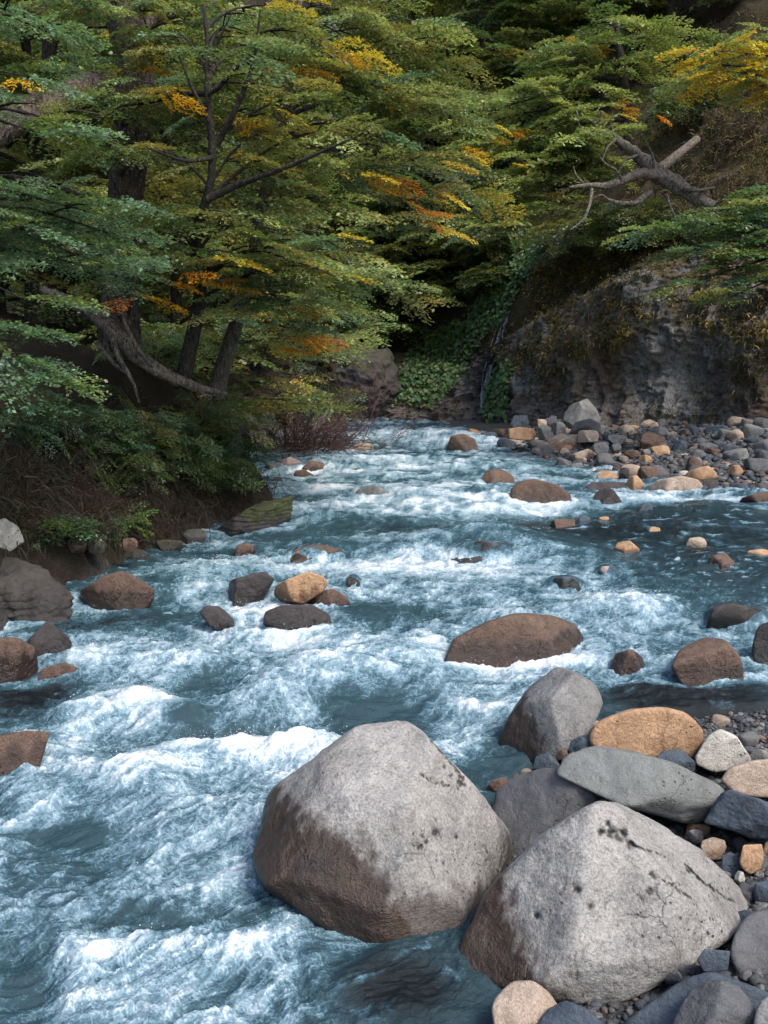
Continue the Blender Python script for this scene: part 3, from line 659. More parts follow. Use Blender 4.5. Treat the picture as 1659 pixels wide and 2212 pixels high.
rock('grey_rock', [(572, 998), (612, 1020)], 'charcoal', 'low grey rock against the left bank below the bare bush', level=4, seed=78)
rock('orange_rock', [(573, 984), (606, 1001)], 'tan', 'small tan rock nearest the foot of the bare bush', d=26, level=4, seed=79, ext=0.3)
rock('dark_rock', [(584, 1032), (612, 1050)], 'dark', 'small black rock by the mossy ledge on the left shore', level=4, seed=80, wet=0.7)
rock('brown_rock', [(750, 1028), (757, 1015), (775, 1010), (785, 1018), (782, 1028)], 'brown', 'small rust coloured rock in the rapids under a black stone', level=4, seed=81, wet=0.3)
rock('dark_rock', [(758, 1003), (788, 1016)], 'dark', 'small black stone sitting behind the little rust coloured rock', d=22.6, level=4, seed=82, ext=0.4)
rock('speckled_rock', [(762, 1078), (774, 1058), (806, 1047), (847, 1066), (856, 1082), (810, 1086)], 'grey', 'grey speckled rock half drowned in foam in the upstream rapids', level=5, seed=83, wet=0.6, wetline=0.4, p=8)
rock('tan_rock', [(747, 974), (774, 955), (803, 956), (809, 973)], 'tan', 'tan rock rising from the far rapids below the drop', level=4, seed=84, wet=0.5, wetline=0.35)
rock('tan_rock', [(996, 1068), (1047, 1086)], 'tan', 'pale tan rock just breaking the foam left of the oblong boulder', level=4, seed=85, wet=0.4, awash=True)
rock('pink_boulder', [(640, 930), (690, 891), (730, 880), (748, 904), (751, 926), (700, 934)], 'pink', 'pinkish boulder upstream behind the bare bush', level=5, seed=86, p=12, wet=0.3, wetline=0.2)
rock('pale_boulder', [(520, 935), (560, 893), (630, 878), (668, 900), (665, 935)], 'pale', 'pale pinkish boulder partly hidden by the bare bush', level=5, seed=87, d=30, p=11)
rock('pale_boulder', [(560, 880), (600, 858), (650, 862), (668, 882)], 'pink', 'small pale boulder farthest upstream above the bare bush', level=5, seed=88, d=33, p=11)
rock('brown_rock', [(614, 1199), (650, 1182), (700, 1177), (740, 1190), (748, 1208), (640, 1212)], 'brown', 'brown rock under a film of running water left of centre', level=5, seed=89, wet=0.9, wetline=0.55, awash=True)
rock('brown_rock', [(503, 1200), (512, 1178), (538, 1173), (552, 1186), (552, 1201)], 'brown', 'small brown rock half under water near the mossy ledge', level=4, seed=90, wet=0.8, wetline=0.5)
rock('dark_rock', [(744, 1272), (752, 1246), (772, 1242), (784, 1268)], 'dark', 'small black rock splashed over, right of the golden rock', level=4, seed=91, wet=1, wetline=1, awash=True)
rock('dark_rock', [(955, 1212), (985, 1180), (1050, 1168), (1120, 1178), (1130, 1214)], 'slate', 'broad dark ledge with the water falling over it in midstream', level=5, seed=92, wet=1, wetline=1, awash=True)
rock('dark_rock', [(1172, 1278), (1200, 1247), (1240, 1245), (1266, 1276)], 'slate', 'dark rock wrapped in white foam above the long brown boulder', level=5, seed=93, wet=1, wetline=1, awash=True)
rock('pink_rock', [(1284, 1242), (1300, 1224), (1325, 1222), (1336, 1242)], 'pink', 'pinkish rock drowned in the riffle below the small orange rock', level=4, seed=94, wet=0.7, awash=True)
rock('brown_rock', [(1310, 1447), (1330, 1412), (1365, 1403), (1390, 1422), (1392, 1450)], 'brown', 'low wet brown rock under tumbling water between the two brown boulders', level=5, seed=95, wet=0.9, wetline=0.9)
rock('dark_rock', [(1372, 1108), (1385, 1092), (1402, 1086), (1413, 1100), (1408, 1112)], 'slate', 'small black rock in the riffle below the long tan boulder', level=4, seed=96, wet=0.6)
rock('brown_slab', [(1582, 1092), (1605, 1075), (1650, 1062), (1700, 1065), (1700, 1094)], 'brown', 'dark brown slab at the right edge by the water', level=5, seed=97, wet=0.9, wetline=0.5, p=14, ratio=0.6)

# ---- left bank ledges
rock('mossy_ledge', [(420, 1152), (455, 1118), (540, 1098), (590, 1066), (615, 1056), (642, 1072), (648, 1092), (620, 1120), (612, 1142), (520, 1154)], 'dark', 'low dark layered rock ledge capped with bright moss at the tip of the left bank', ratio=1.2, level=6, seed=101, p=16, amp=0.10, angular=1.2, moss=0.85, wet=0.4, wetline=0.12, strata=17, cat='ledge')
rock('stone_ledge', [(-80, 1340), (-60, 1225), (20, 1205), (100, 1240), (148, 1290), (130, 1335), (40, 1350)], 'dark', 'cracked dark stone ledge at the left edge above the river', ratio=0.8, level=6, seed=102, p=18, amp=0.12, angular=1.4, moss=0.12, wet=0.5, wetline=0.2, strata=14, cat='ledge')
rock('lichen_boulder', [(-50, 1185), (-30, 1135), (10, 1120), (40, 1140), (52, 1170), (20, 1192)], 'pale', 'pale lichen covered boulder on the left bank at the picture edge', d=9.6, level=6, seed=103, ext=0, water=False, moss=0.35, p=10, angular=0.8, cat='boulder')
rock('bank_stone', [(130, 1160), (190, 1192)], 'pink', 'rounded brownish stone at the foot of the left bank', d=10.6, level=5, seed=104, ext=0.2, water=False, wet=0.6, wetline=1.0, cat='stone')
rock('bank_stone', [(186, 1163), (228, 1192)], 'grey', 'grey stone beside the rounded brownish stone under the left bank', d=10.7, level=5, seed=105, ext=0.2, water=False, wet=0.6, wetline=1.0, cat='stone')
rock('bank_stone', [(262, 1162), (300, 1188)], 'brown', 'small reddish stone under the hanging dead twigs of the left bank', d=11, level=5, seed=106, ext=0.2, water=False, cat='stone')

# ---- far gravel bar: the larger stones
def gz6(a, b, c, d): return [(1080.1 + a / 2.866, 820.9 + b / 2.866), (1080.1 + c / 2.866, 820.9 + d / 2.866)]
rock('grey_boulder', [(1217, 907), (1220, 892), (1237, 873), (1268, 862), (1287, 884), (1297, 906), (1288, 922), (1247, 926)], 'grey', 'large pale grey boulder with a pointed crown against the cliff', d=26.3, ratio=0.9, level=6, seed=110, ext=0, water=False, p=14, cat='boulder')
rock('dark_boulder', [(1228, 938), (1244, 912), (1275, 904), (1297, 915), (1296, 937)], 'charcoal', 'dark grey boulder in front of the large pointed boulder', d=24.5, level=5, seed=111, ext=0, water=False, cat='boulder')
rock('blue_rock', [(1103, 916), (1111, 898), (1138, 898), (1143, 912), (1136, 927), (1111, 929)], 'slate', 'blue grey block at the upstream end of the gravel bar', d=27, level=5, seed=112, ext=0, water=False, p=14)
far = [  # box in a close view, depth offset, material, label
    (290, 218, 356, 298, 'charcoal', 'bluish grey upright stone left of the large pointed boulder'),
    (230, 270, 316, 352, 'grey', 'pale grey rounded stone below the bluish upright stone'),
    (320, 255, 416, 332, 'grey', 'mossy grey stone at the foot of the large pointed boulder'),
    (20, 292, 232, 360, 'orange', 'flat orange slab at the water edge of the far bar'),
    (222, 240, 292, 292, 'tan', 'slim tan stone leaning beside the blue grey block'),
    (470, 308, 616, 384, 'tan', 'tan boulder in front of the dark grey boulder'),
    (660, 338, 782, 392, 'grey', 'flat grey stone in the middle of the far bar'),
    (575, 380, 672, 452, 'charcoal', 'dark pitted stone right of the big reddish tan boulder'),
    (860, 322, 1030, 442, 'brown', 'long rusty brown stone tilted up on the far bar'),
    (1060, 370, 1166, 452, 'slate', 'dark blue banded stone right of the tilted brown stone'),
    (930, 405, 1062, 474, 'orange', 'broad peach coloured stone below the tilted brown stone'),
    (848, 465, 946, 524, 'orange', 'lumpy orange stone near the shallow inlet'),
    (1104, 450, 1192, 500, 'tan', 'peach and white stone under the dark blue banded stone'),
    (1455, 404, 1572, 474, 'pale', 'white stone standing out at the right of the far bar'),
    (1562, 408, 1616, 448, 'orange', 'small orange stone touching the white stone'),
    (1160, 388, 1266, 464, 'brown', 'brownish round stone beside the dark blue banded stone'),
    (1265, 276, 1440, 376, 'slate', 'large dark boulder against the foot of the cliff at right'),
    (1610, 298, 1720, 394, 'grey', 'rounded grey boulder at the right edge below the cliff'),
    (795, 308, 852, 338, 'tan', 'small tan stone lying high on the far bar'),
    (1388, 508, 1490, 584, 'grey', 'smooth pale blue grey stone in the middle of the cobbles'),
    (1255, 538, 1372, 608, 'pink', 'purplish stone left of the smooth pale blue grey stone'),
    (1496, 528, 1644, 614, 'slate', 'broad dark slate stone right of the smooth pale blue grey stone'),
    (1250, 608, 1358, 694, 'dark', 'black wet stone at the right end of the long tan boulder'),
    (1600, 630, 1700, 694, 'orange', 'tan stone at the right edge above the dark brown slab'),
    (838, 528, 988, 624, 'brown', 'mottled brown rock sitting in the shallow inlet'),
    (870, 428, 934, 474, 'grey', 'small blue grey stone between two peach coloured ones'),
    (758, 434, 874, 484, 'brown', 'brown angular stone by the inlet'),
    (1518, 448, 1700, 534, 'charcoal', 'grey slab at the right edge under the white stone'),
    (195, 418, 248, 456, 'dark', 'small black stone at the water left of the big reddish boulder'),
    (684, 392, 752, 452, 'charcoal', 'dark cracked stone behind the brown angular stone'),
    (1030, 335, 1100, 385, 'charcoal', 'dark stone behind the dark blue banded stone'),
    (1340, 470, 1440, 520, 'tan', 'brownish stone just above the smooth pale blue grey stone'),
    (735, 540, 800, 600, 'dark', 'black rock in the inlet behind the round orange rock'),
    (1450, 600, 1530, 650, 'pale', 'small whitish stone below the broad dark slate stone'),
]
for i, (a, b, c, d2, m, lab) in enumerate(far):
    poly = gz6(a, b, c, d2)
    yb = poly[1][1]
    # height of the gravel bar grows away from the water
    dz = float(np.interp(yb, [925, 960, 1000, 1040, 1070], [0.55, 0.4, 0.22, 0.08, 0.0]))
    nm = {'pale': 'white_stone', 'orange': 'orange_stone', 'tan': 'tan_stone', 'slate': 'slate_stone', 'brown': 'brown_stone', 'grey': 'grey_stone', 'charcoal': 'dark_stone', 'dark': 'black_stone', 'pink': 'purplish_stone'}[m]
    rock(nm, poly, m, lab, dz=dz, ratio=0.85, level=5, seed=120 + i, ext=0.25, water=True if yb > 1000 else False, p=10, angular=0.8, amp=0.06, cat='stone')

rock('rock_outcrop', [(722, 895), (728, 800), (770, 752), (838, 765), (856, 830), (850, 890)], 'dark', 'dark rock outcrop with a pale face where the river bends out of sight', d=36.5, ratio=0.9, level=6, seed=181, ext=0.15, water=False, p=24, amp=0.13, angular=2.4, moss=0.25, strata=1.4, cat='outcrop')

for i_, (bx0, by0, bx1, by1, bm_, bl_) in enumerate([(176, 1200, 236, 1236, 'dark', 'dark wet stone at the waterline just above the scarred brown boulder'), (262, 1186, 320, 1216, 'charcoal', 'dark grey stone in the shadow at the foot of the left bank'), (330, 1164, 400, 1196, 'dark', 'low black stone under the bank between the twigs and the mossy ledge'), (392, 1142, 446, 1172, 'charcoal', 'dark stone touching the left end of the mossy ledge'), (130, 1226, 172, 1262, 'dark', 'black stone wedged between the stone ledge and the scarred brown boulder'), (224, 1150, 262, 1180, 'charcoal', 'small dark stone behind the broad leafed plant')]):
    rock('bank_rock', [(bx0, by0), (bx1, by1)], bm_, bl_, level=5, seed=240 + i_, ext=0.5, wet=0.8, wetline=0.4, moss=0.3, ring=0.3, p=12, angular=1.0)

# ------------------------------------------------------------------ cobbles and gravel
_cob = {}
def cobble_mesh(shape, mat):
    if (shape, mat) not in _cob:
        rng = np.random.RandomState(900 + shape)
        half = np.array([1.0, rng.uniform(0.65, 0.95), rng.uniform(0.5, 0.8)])
        N = rng.normal(size=(13, 3)); N /= np.linalg.norm(N, axis=1)[:, None]
        N = np.concatenate([N, np.eye(3), -np.eye(3)])
        D = np.sqrt(((N * half) ** 2).sum(1)) * rng.uniform(0.78, 1.0, len(N))
        v, f = rock_surface(N, D, half, 4, 9 if shape % 2 else 14, 0.06, 300 + shape, 0.8)
        _cob[(shape, mat)] = make_mesh('cobble', v, f, M[mat], pattr={'wet': np.zeros(len(v)), 'moss': np.zeros(len(v)), 'pit': np.zeros(len(v))})
    return _cob[(shape, mat)]
COBN = {'slate': 'blue slate', 'charcoal': 'dark grey', 'grey': 'light grey', 'tan': 'tan', 'brown': 'brown', 'pale': 'whitish', 'orange': 'orange', 'dark': 'black'}
def scatter(n, inside, place, size, seed, mats, sink=0.3, kind='cobble', small='small'):
    rng = np.random.RandomState(seed); got = 0; tries = 0
    spots = []
    while got < n and tries < n * 40:
        tries += 1
        x, y = inside(rng)
        r = size(rng, y)
        if any((x - a) ** 2 + (y - b) ** 2 < (0.75 * (r + c)) ** 2 for a, b, c in spots): continue
        spots.append((x, y, r)); got += 1
        m = mats[rng.choice(len(mats), p=[w for _, w in [(k, v / sum(z[1] for z in mats)) for k, v in mats]])][0]
        o = link(kind, cobble_mesh(rng.randint(8), m))
        o.scale = [float(r * rng.uniform(0.85, 1.15)) for _ in range(3)]
        o.rotation_euler = (rng.uniform(-0.3, 0.3), rng.uniform(-0.3, 0.3), rng.uniform(0, 6.28))
        o.location = (x, y, ground_at(x, y) + r * (0.62 - sink))
        g = '%s %ss %s' % (COBN[m], kind, place)
        tag(o, '%s %s %s %s' % (small, COBN[m], kind, place), 'stone', g)
MIX = [('slate', 0.3), ('charcoal', 0.28), ('grey', 0.16), ('tan', 0.08), ('brown', 0.08), ('pale', 0.04), ('orange', 0.06)]
def far_in(rng):
    while True:
        y = rng.uniform(17, 29); x = rng.uniform(2.6, 11)
        er = sdist(np.array([x]), np.array([y]), BAR)[0]; eb = sdist(np.array([x]), np.array([y]), BACK)[0]
        if -0.15 < er < 6 and eb < -0.1 and x / y < 0.46: return x, y
scatter(34, far_in, 'on the far bar, bigger than the cobbles round it', lambda r, y: 0.15 + 0.15 * r.random_sample() ** 1.5, 50, [('charcoal', 0.15), ('grey', 0.2), ('tan', 0.25), ('brown', 0.15), ('orange', 0.12), ('pale', 0.06), ('slate', 0.12)], kind='stone', small='rounded')
scatter(190, far_in, 'among the stones of the far bar under the cliff', lambda r, y: 0.07 + 0.30 * r.random_sample() ** 2.2, 51, MIX)
def near_in(rng):
    while True:
        y = rng.uniform(3.3, 6.6); x = rng.uniform(0.4, 3.2)
        en = sdist(np.array([x]), np.array([y]), NEAR)[0]
        if en > 0.1 and x / y < 0.48 and (x / y > 0.24 or y > 4.6): return x, y
scatter(95, near_in, 'in the gravel around the foreground boulders', lambda r, y: 0.025 + 0.06 * r.random_sample() ** 2, 52, MIX)

def near_wide(rng):
    while True:
        y = rng.uniform(2.8, 6.9); x = rng.uniform(0.3, 5.5)
        en = sdist(np.array([x]), np.array([y]), NEAR)[0]
        if en > 0.1 and x / y < 0.9 and (x / y < 0.48 or rng.random_sample() < 0.7): return x, y
def far_wide(rng):
    while True:
        y = rng.uniform(16, 29); x = rng.uniform(2.6, 15)
        er = sdist(np.array([x]), np.array([y]), BAR)[0]; eb = sdist(np.array([x]), np.array([y]), BACK)[0]
        if -0.15 < er < 6 and eb < -0.1 and x / y < 0.65: return x, y
def pebbles(name, n, inside, size, seed, label, level):
    rng = np.random.RandomState(seed)
    u, f = ico(level)
    pts = np.array([inside(rng) for _ in range(n)])
    z = terrain_z(pts[:, 0], pts[:, 1])[0]
    r = size(rng, n)
    sc = r[:, None] * rng.uniform(0.6, 1.2, (n, 3)) * np.array([1, 1, 0.7])
    a = rng.uniform(0, 6.28, n)
    jit = 1 + 0.18 * rng.normal(size=(n, len(u)))
    v = u[None] * jit[:, :, None] * sc[:, None, :]
    c, s = np.cos(a)[:, None], np.sin(a)[:, None]
    X = v[..., 0] * c - v[..., 1] * s + pts[:, 0, None]; Y = v[..., 0] * s + v[..., 1] * c + pts[:, 1, None]
    Z = v[..., 2] + (z + 0.25 * r)[:, None]
    V = np.stack([X, Y, Z], -1).reshape(-1, 3)
    F = (f[None] + (np.arange(n) * len(u))[:, None, None]).reshape(-1, 3)
    pal = np.array([(0.05, 0.062, 0.075), (0.08, 0.08, 0.082), (0.16, 0.155, 0.15), (0.03, 0.034, 0.04), (0.24, 0.16, 0.1), (0.12, 0.08, 0.06)])
    cc = pal[rng.choice(6, n, p=[0.3, 0.27, 0.16, 0.15, 0.05, 0.07])] * rng.uniform(0.7, 1.3, (n, 1))
    k = NT(name + '_stones'); m = k.done(k.mix(k.mapr(k.noise(k.n('TexCoord').outputs['Object'], 90, 3, 0.7), 0.4, 0.65), k.attr('col', 'Color'), (0.03, 0.03, 0.032)), 0.75)
    o = link(name, make_mesh(name, V, F, m, pattr={'col': np.repeat(cc, len(u), 0)}))
    return tag(o, label, 'gravel', kind='stuff')
pebbles('gravel', 9500, near_wide, lambda r, n: 0.010 + 0.022 * r.random_sample(n) ** 2, 61, 'fine dark gravel packed between the foreground boulders', 2)
pebbles('shingle', 9000, far_wide, lambda r, n: 0.03 + 0.07 * r.random_sample(n) ** 2, 62, 'dark shingle filling the far bar under the cliff', 2)

# ------------------------------------------------------------------ water
CEN = np.array([(-6.5, 0), (-4.0, 2.6), (-2.5, 4.4), (-1.3, 6.2), (-0.5, 8), (-0.1, 10), (0.4, 13), (1.2, 17), (1.5, 22), (0.9, 29), (-0.6, 33), (-6, 37), (-14, 40)], float)
def xc(y): return np.interp(y, CEN[:, 1], CEN[:, 0])
def flow(y):
    dx = (xc(y + 0.6) - xc(y - 0.6)) / 1.2
    l = np.sqrt(1 + dx * dx)
    return -dx / l, -1 / l        # unit flow direction, downstream

NR, NC = 860, 820
vyr = np.linspace(2850, 884, NR)
rowd = 5259.0 / (vyr - 761.0)
tans = np.linspace(-0.62, 0.62, NC)
wy = np.repeat(rowd[:, None], NC, 1); wx = rowd[:, None] * tans[None, :]
x, y = wx.ravel().astype(f32), wy.ravel().astype(f32)
# velocity on a lattice of 8 cm
LX0, LY0, LR = -14.0, 0.0, 0.08
lx, ly = np.meshgrid(np.arange(LX0, 14, LR), np.arange(LY0, 44, LR))
fu, fv = flow(ly)
u0, v0 = fu.copy(), fv.copy()
for (rx0, ry0, hx, hy, aw, top, rg) in ROCKS:
    a = 1.0 * (hx + hy) / 2
    i0 = slice(max(0, int((ry0 - 5 * a - LY0) / LR)), int((ry0 + 5 * a - LY0) / LR)); j0 = slice(max(0, int((rx0 - 5 * a - LX0) / LR)), int((rx0 + 5 * a - LX0) / LR))
    dx, dy = lx[i0, j0] - rx0, ly[i0, j0] - ry0
    r2 = np.maximum(dx * dx + dy * dy, a * a * 0.6)
    b0, b1 = u0[i0, j0], v0[i0, j0]
    dt = (b0 * dx + b1 * dy) / r2
    k = a * a / r2
    fu[i0, j0] -= k * (2 * dt * dx - b0); fv[i0, j0] -= k * (2 * dt * dy - b1)
# meander the flow a little with a divergence free eddy field
psi = 0.42 * fbm(np.stack([lx * 0.9, ly * 0.55, 0 * lx], -1).reshape(-1, 3), 3, 71).reshape(lx.shape) + 0.10 * fbm(np.stack([lx * 3, ly * 2, 0 * lx], -1).reshape(-1, 3), 2, 72).reshape(lx.shape)
gyy, gxx = np.gradient(psi, LR)
fu += gyy * 0.9; fv -= gxx * 0.9
sp = np.hypot(fu, fv) + 1e-6; fu = (fu / sp).astype(f32); fv = (fv / sp).astype(f32)
NL = fu.shape
tex = _rs.random_sample((1024, 1024)).astype(f32)
for _ in range(1): tex = 0.25 * (np.roll(tex, 1, 0) + np.roll(tex, -1, 0) + np.roll(tex, 1, 1) + np.roll(tex, -1, 1))
tex = (tex - tex.mean()) / tex.std()
def look(px, py, cell):
    return tex[(np.floor(py / cell).astype(np.int32)) & 1023, (np.floor(px / cell).astype(np.int32)) & 1023]
CELLS = (0.014, 0.045, 0.13)
acc = [np.zeros(len(x), f32) for _ in CELLS]; wsum = 0
for sgn in (1, -1):
    px, py = x.copy(), y.copy()
    hstep = sgn * (0.0030 * y + 0.008)
    for k in range(15):
        w = math.cos(k / 15 * math.pi / 2)
        if not (sgn == -1 and k == 0):
            for i, c in enumerate(CELLS): acc[i] += w * look(px, py, c)
            wsum += w
        jj = np.clip(((px - LX0) / LR).astype(np.int32), 0, NL[1] - 1); ii = np.clip(((py - LY0) / LR).astype(np.int32), 0, NL[0] - 1)
        px += hstep * fu[ii, jj]; py += hstep * fv[ii, jj]
acc = [a / (a.std() + 1e-6) for a in acc]
dd = y
wA = np.clip((9 - dd) / 5, 0, 1); wC = np.clip((dd - 11) / 10, 0, 1); wB = 1 - 0.7 * wA - 0.7 * wC
streak = (0.8 * wA * acc[0] + wB * acc[1] + 0.9 * wC * acc[2] + 0.5 * acc[2]); streak /= streak.std()

# where the river is white and where it runs dark (centre, radii, amount)
def blobmap(items, base):
    F = np.full(len(x), base, f32)
    for vx, vy, ax, ay, val in items:
        c = W(vx, vy)
        rx = ax / FV * c[1]
        ry = max(0.12, abs(W(vx, vy - ay)[1] - W(vx, vy + ay)[1]) / 2)
        g = np.exp(-(((x - c[0]) / rx) ** 2 + ((y - c[1]) / ry) ** 2))
        F += (val - F) * np.clip(g * 1.15, 0, 1)
    return F
FOAM = [
    (1000, 1110, 420, 16, 0.62), (800, 1075, 230, 45, 0.62), (900, 945, 170, 30, 0.64), (1080, 1000, 180, 30, 0.55), (800, 1010, 130, 25, 0.6), (690, 1050, 70, 40, 0.66), (1150, 985, 80, 15, 0.45),
    (1230, 1160, 380, 28, 0.08), (1500, 1120, 220, 30, 0.12), (1440, 1085, 130, 12, 0.65), (1560, 1240, 190, 60, 0.10), (880, 1150, 260, 16, 0.3), (560, 1165, 120, 20, 0.25), (1000, 1185, 120, 16, 0.35),
    (850, 1222, 260, 20, 0.72), (1150, 1235, 140, 25, 0.6), (420, 1235, 160, 22, 0.62), (560, 1225, 120, 15, 0.6), (1220, 1290, 230, 25, 0.45), (880, 1300, 160, 30, 0.55), (1340, 1310, 80, 30, 0.66),
    (300, 1300, 60, 30, 0.35), (370, 1330, 150, 20, 0.22), (440, 1290, 50, 30, 0.6), (220, 1350, 150, 22, 0.2), (540, 1330, 60, 30, 0.7), (640, 1372, 130, 16, 0.62),
    (900, 1340, 80, 40, 0.35), (790, 1330, 70, 22, 0.15), (1130, 1432, 190, 12, 0.8), (800, 1390, 150, 40, 0.6), (480, 1390, 160, 30, 0.58), (250, 1400, 70, 40, 0.55), (230, 1452, 120, 26, 0.6),
    (1480, 1510, 200, 42, 0.06), (1430, 1470, 250, 12, 0.5), (1600, 1340, 120, 20, 0.35), (1030, 1480, 120, 20, 0.22), (960, 1530, 140, 45, 0.66), (1000, 1600, 70, 60, 0.7),
    (400, 1190, 140, 14, 0.12), (260, 1225, 120, 18, 0.10), (130, 1280, 60, 25, 0.10), (330, 1270, 60, 20, 0.3),
    (60, 1520, 110, 40, 0.05), (60, 1480, 60, 15, 0.3), (330, 1525, 130, 35, 0.78), (230, 1570, 120, 35, 0.7), (420, 1560, 50, 40, 0.35), (450, 1480, 110, 30, 0.3), (680, 1450, 130, 36, 0.62), (560, 1590, 150, 26, 0.16), (810, 1540, 130, 50, 0.12), (660, 1530, 70, 26, 0.55), (690, 1580, 120, 18, 0.6),
    (560, 1640, 190, 24, 0.86), (300, 1640, 100, 30, 0.3), (150, 1620, 60, 50, 0.6), (640, 1690, 70, 60, 0.7), (430, 1710, 160, 40, 0.55), (250, 1690, 160, 34, 0.62), (100, 1760, 90, 50, 0.55), (160, 1800, 90, 28, 0.2), (440, 1800, 120, 40, 0.48), (280, 1850, 140, 35, 0.45), (450, 1890, 120, 40, 0.6), (100, 1900, 120, 40, 0.4),
    (330, 2000, 180, 40, 0.28), (560, 1975, 90, 40, 0.3), (60, 2100, 100, 70, 0.25), (180, 2120, 60, 60, 0.62), (250, 2060, 120, 25, 0.60), (540, 2070, 140, 30, 0.6), (420, 2150, 130, 30, 0.5), (560, 2180, 120, 30, 0.6), (840, 2130, 150, 85, 0.12), (700, 2020, 60, 25, 0.4), (680, 2140, 40, 60, 0.35),
]
T = blobmap([(1480, 1510, 220, 45, 0.25), (60, 1525, 130, 45, 0.12), (220, 1355, 170, 25, 0.35), (860, 2140, 160, 90, 0.38), (1500, 1170, 350, 80, 0.52), (1150, 1150, 400, 18, 0.5), (1150, 1000, 60, 20, 0.4)], 1.0)
F = blobmap(FOAM, 0.45)

def ridge_line(pts, h, w):
    q = np.array([W(a, b)[:2] for a, b in pts])
    best = np.full(len(x), 1e9, f32)
    for (ax, ay), (bx, by) in zip(q[:-1], q[1:]):
        dx, dy = bx - ax, by - ay
        t = np.clip(((x - ax) * dx + (y - ay) * dy) / (dx * dx + dy * dy), 0, 1)
        best = np.minimum(best, np.hypot(x - ax - t * dx, y - ay - t * dy))
    return h * np.exp(-(best / w) ** 2)
H = np.zeros(len(x), f32)
RIDGES = [
    ([(330, 1675), (430, 1655), (560, 1632), (690, 1640)], 0.20, 0.22), ([(420, 1600), (560, 1580), (690, 1590)], -0.16, 0.22), ([(700, 1540), (860, 1520), (960, 1560)], -0.14, 0.3),
    ([(180, 1560), (280, 1520), (390, 1545)], 0.20, 0.26), ([(560, 1500), (690, 1465), (860, 1430)], 0.16, 0.3), ([(400, 1480), (520, 1470)], -0.14, 0.3),
    ([(60, 1720), (200, 1700), (330, 1720)], 0.14, 0.18), ([(100, 1810), (260, 1800)], -0.13, 0.18), ([(380, 1800), (560, 1770)], 0.10, 0.14), ([(200, 2060), (420, 2050), (640, 2030)], 0.06, 0.13), ([(200, 1990), (430, 1990)], -0.06, 0.12),
    ([(120, 2050), (190, 2160)], 0.06, 0.1), ([(20, 2080), (90, 2180)], -0.06, 0.12),
    ([(940, 1190), (1040, 1172), (1130, 1185)], 0.22, 0.7), ([(700, 1215), (1000, 1225), (1180, 1222)], -0.12, 0.6), ([(750, 1010), (900, 1000), (1080, 1015)], 0.22, 1.0), ([(780, 950), (900, 945), (1000, 955)], 0.25, 1.2), ([(850, 970), (960, 978)], -0.15, 0.8),
    ([(900, 1080), (1060, 1075)], 0.18, 0.8), ([(1280, 1330), (1400, 1320)], 0.14, 0.4), ([(200, 1440), (330, 1420), (420, 1440)], 0.14, 0.3), ([(430, 1250), (560, 1240)], 0.10, 0.4),
]
for pts, h, w in RIDGES: H += ridge_line(pts, h, w)
en_w = sdist(x.astype(float), y.astype(float), NEAR).astype(f32)
H *= 0.7
wq = np.stack([x * 0.8, y * 0.8, 0 * x], -1)
warp1 = 0.5 * fbm(wq, 3, 91); warp2 = 0.5 * fbm(wq + 7.7, 3, 92)
s_al = y * 1.08 + warp1; n_ac = x - xc(y).astype(f32) + warp2
def nz(Ln, Ls, seed, fn=fbm, octv=2): return fn(np.stack([n_ac / Ln, s_al / Ls, 0 * x + seed * 1.7], -1), octv, seed)
wv1 = nz(1.3, 0.85, 81); wv2 = nz(0.5, 0.36, 82, ridged, 3); wv3 = nz(0.20, 0.15, 83, fbm, 3); wv4 = nz(0.09, 0.07, 84, ridged, 2)
farw = sstep(9, 16, y)
wvf = nz(2.4, 1.5, 89, ridged, 2); wvg = nz(1.1, 0.75, 90, ridged, 2)
H += T * (0.10 * wv1 * (1 - 0.5 * farw) + 0.050 * wv2 + 0.030 * wv3) + farw * (0.35 + 0.65 * T) * (0.07 * wvf + 0.055 * wvg) + (1 - farw) * (1 - T) * 0.012 * wv2
ring = np.zeros(len(x), f32)
for (rx0, ry0, hx, hy, aw, top, rg) in ROCKS:
    a = (hx + hy) / 2
    b0, b1 = flow(np.array([ry0])); b0, b1 = float(b0[0]), float(b1[0])
    rr = 3.5 * a + 0.4
    m = np.where((np.abs(x - rx0) < rr) & (np.abs(y - ry0) < rr))[0]
    if not len(m): continue
    dx, dy = x[m] - rx0, y[m] - ry0
    e = np.sqrt((dx / hx) ** 2 + (dy / hy) ** 2)
    al = (dx * b0 + dy * b1) / a
    vis = min(1.0, 0.35 + a) * rg
    calm = 0.3 + 0.7 * T[m]
    brk = 0.55 + 0.6 * wv3[m]     # the collar of foam is broken, not a band
    ring[m] = np.maximum(ring[m], calm * vis * brk * np.exp(-((e - 1.05) / 0.22) ** 2) * (0.42 + 0.38 * np.clip(al, -1, 1)))
    wake = np.exp(-((al - 1.7) / 1.0) ** 2 - ((dx * -b1 + dy * b0) / (0.9 * a)) ** 2)
    ring[m] = np.maximum(ring[m], 0.42 * calm * vis * wake)
    H[m] += rg * calm * min(0.11, 0.3 * a) * (np.exp(-((al + 1.15) / 0.5) ** 2 - ((dx * -b1 + dy * b0) / (1.0 * a)) ** 2) - 0.8 * wake)
    if aw:                        # the water climbs over a drowned rock
        over = max(0.0, top + 0.02 - SLOPE * ry0)
        F[m] *= 1 - 0.55 * np.exp(-(e / 1.1) ** 4)
        H[m] = np.maximum(H[m], 0.85 * over * np.sqrt(np.clip(1.1 - (dx / hx) ** 2 - (dy / hy) ** 2, 0, 1)))
H -= 0.05 * np.exp(-(((x - 0.0) / 0.9) ** 2 + ((y - 4.1) / 0.5) ** 2))
damp = 1 - 0.85 * sstep(-0.45, 0.0, en_w)
rip = nz(0.34, 0.13, 93, ridged, 3)
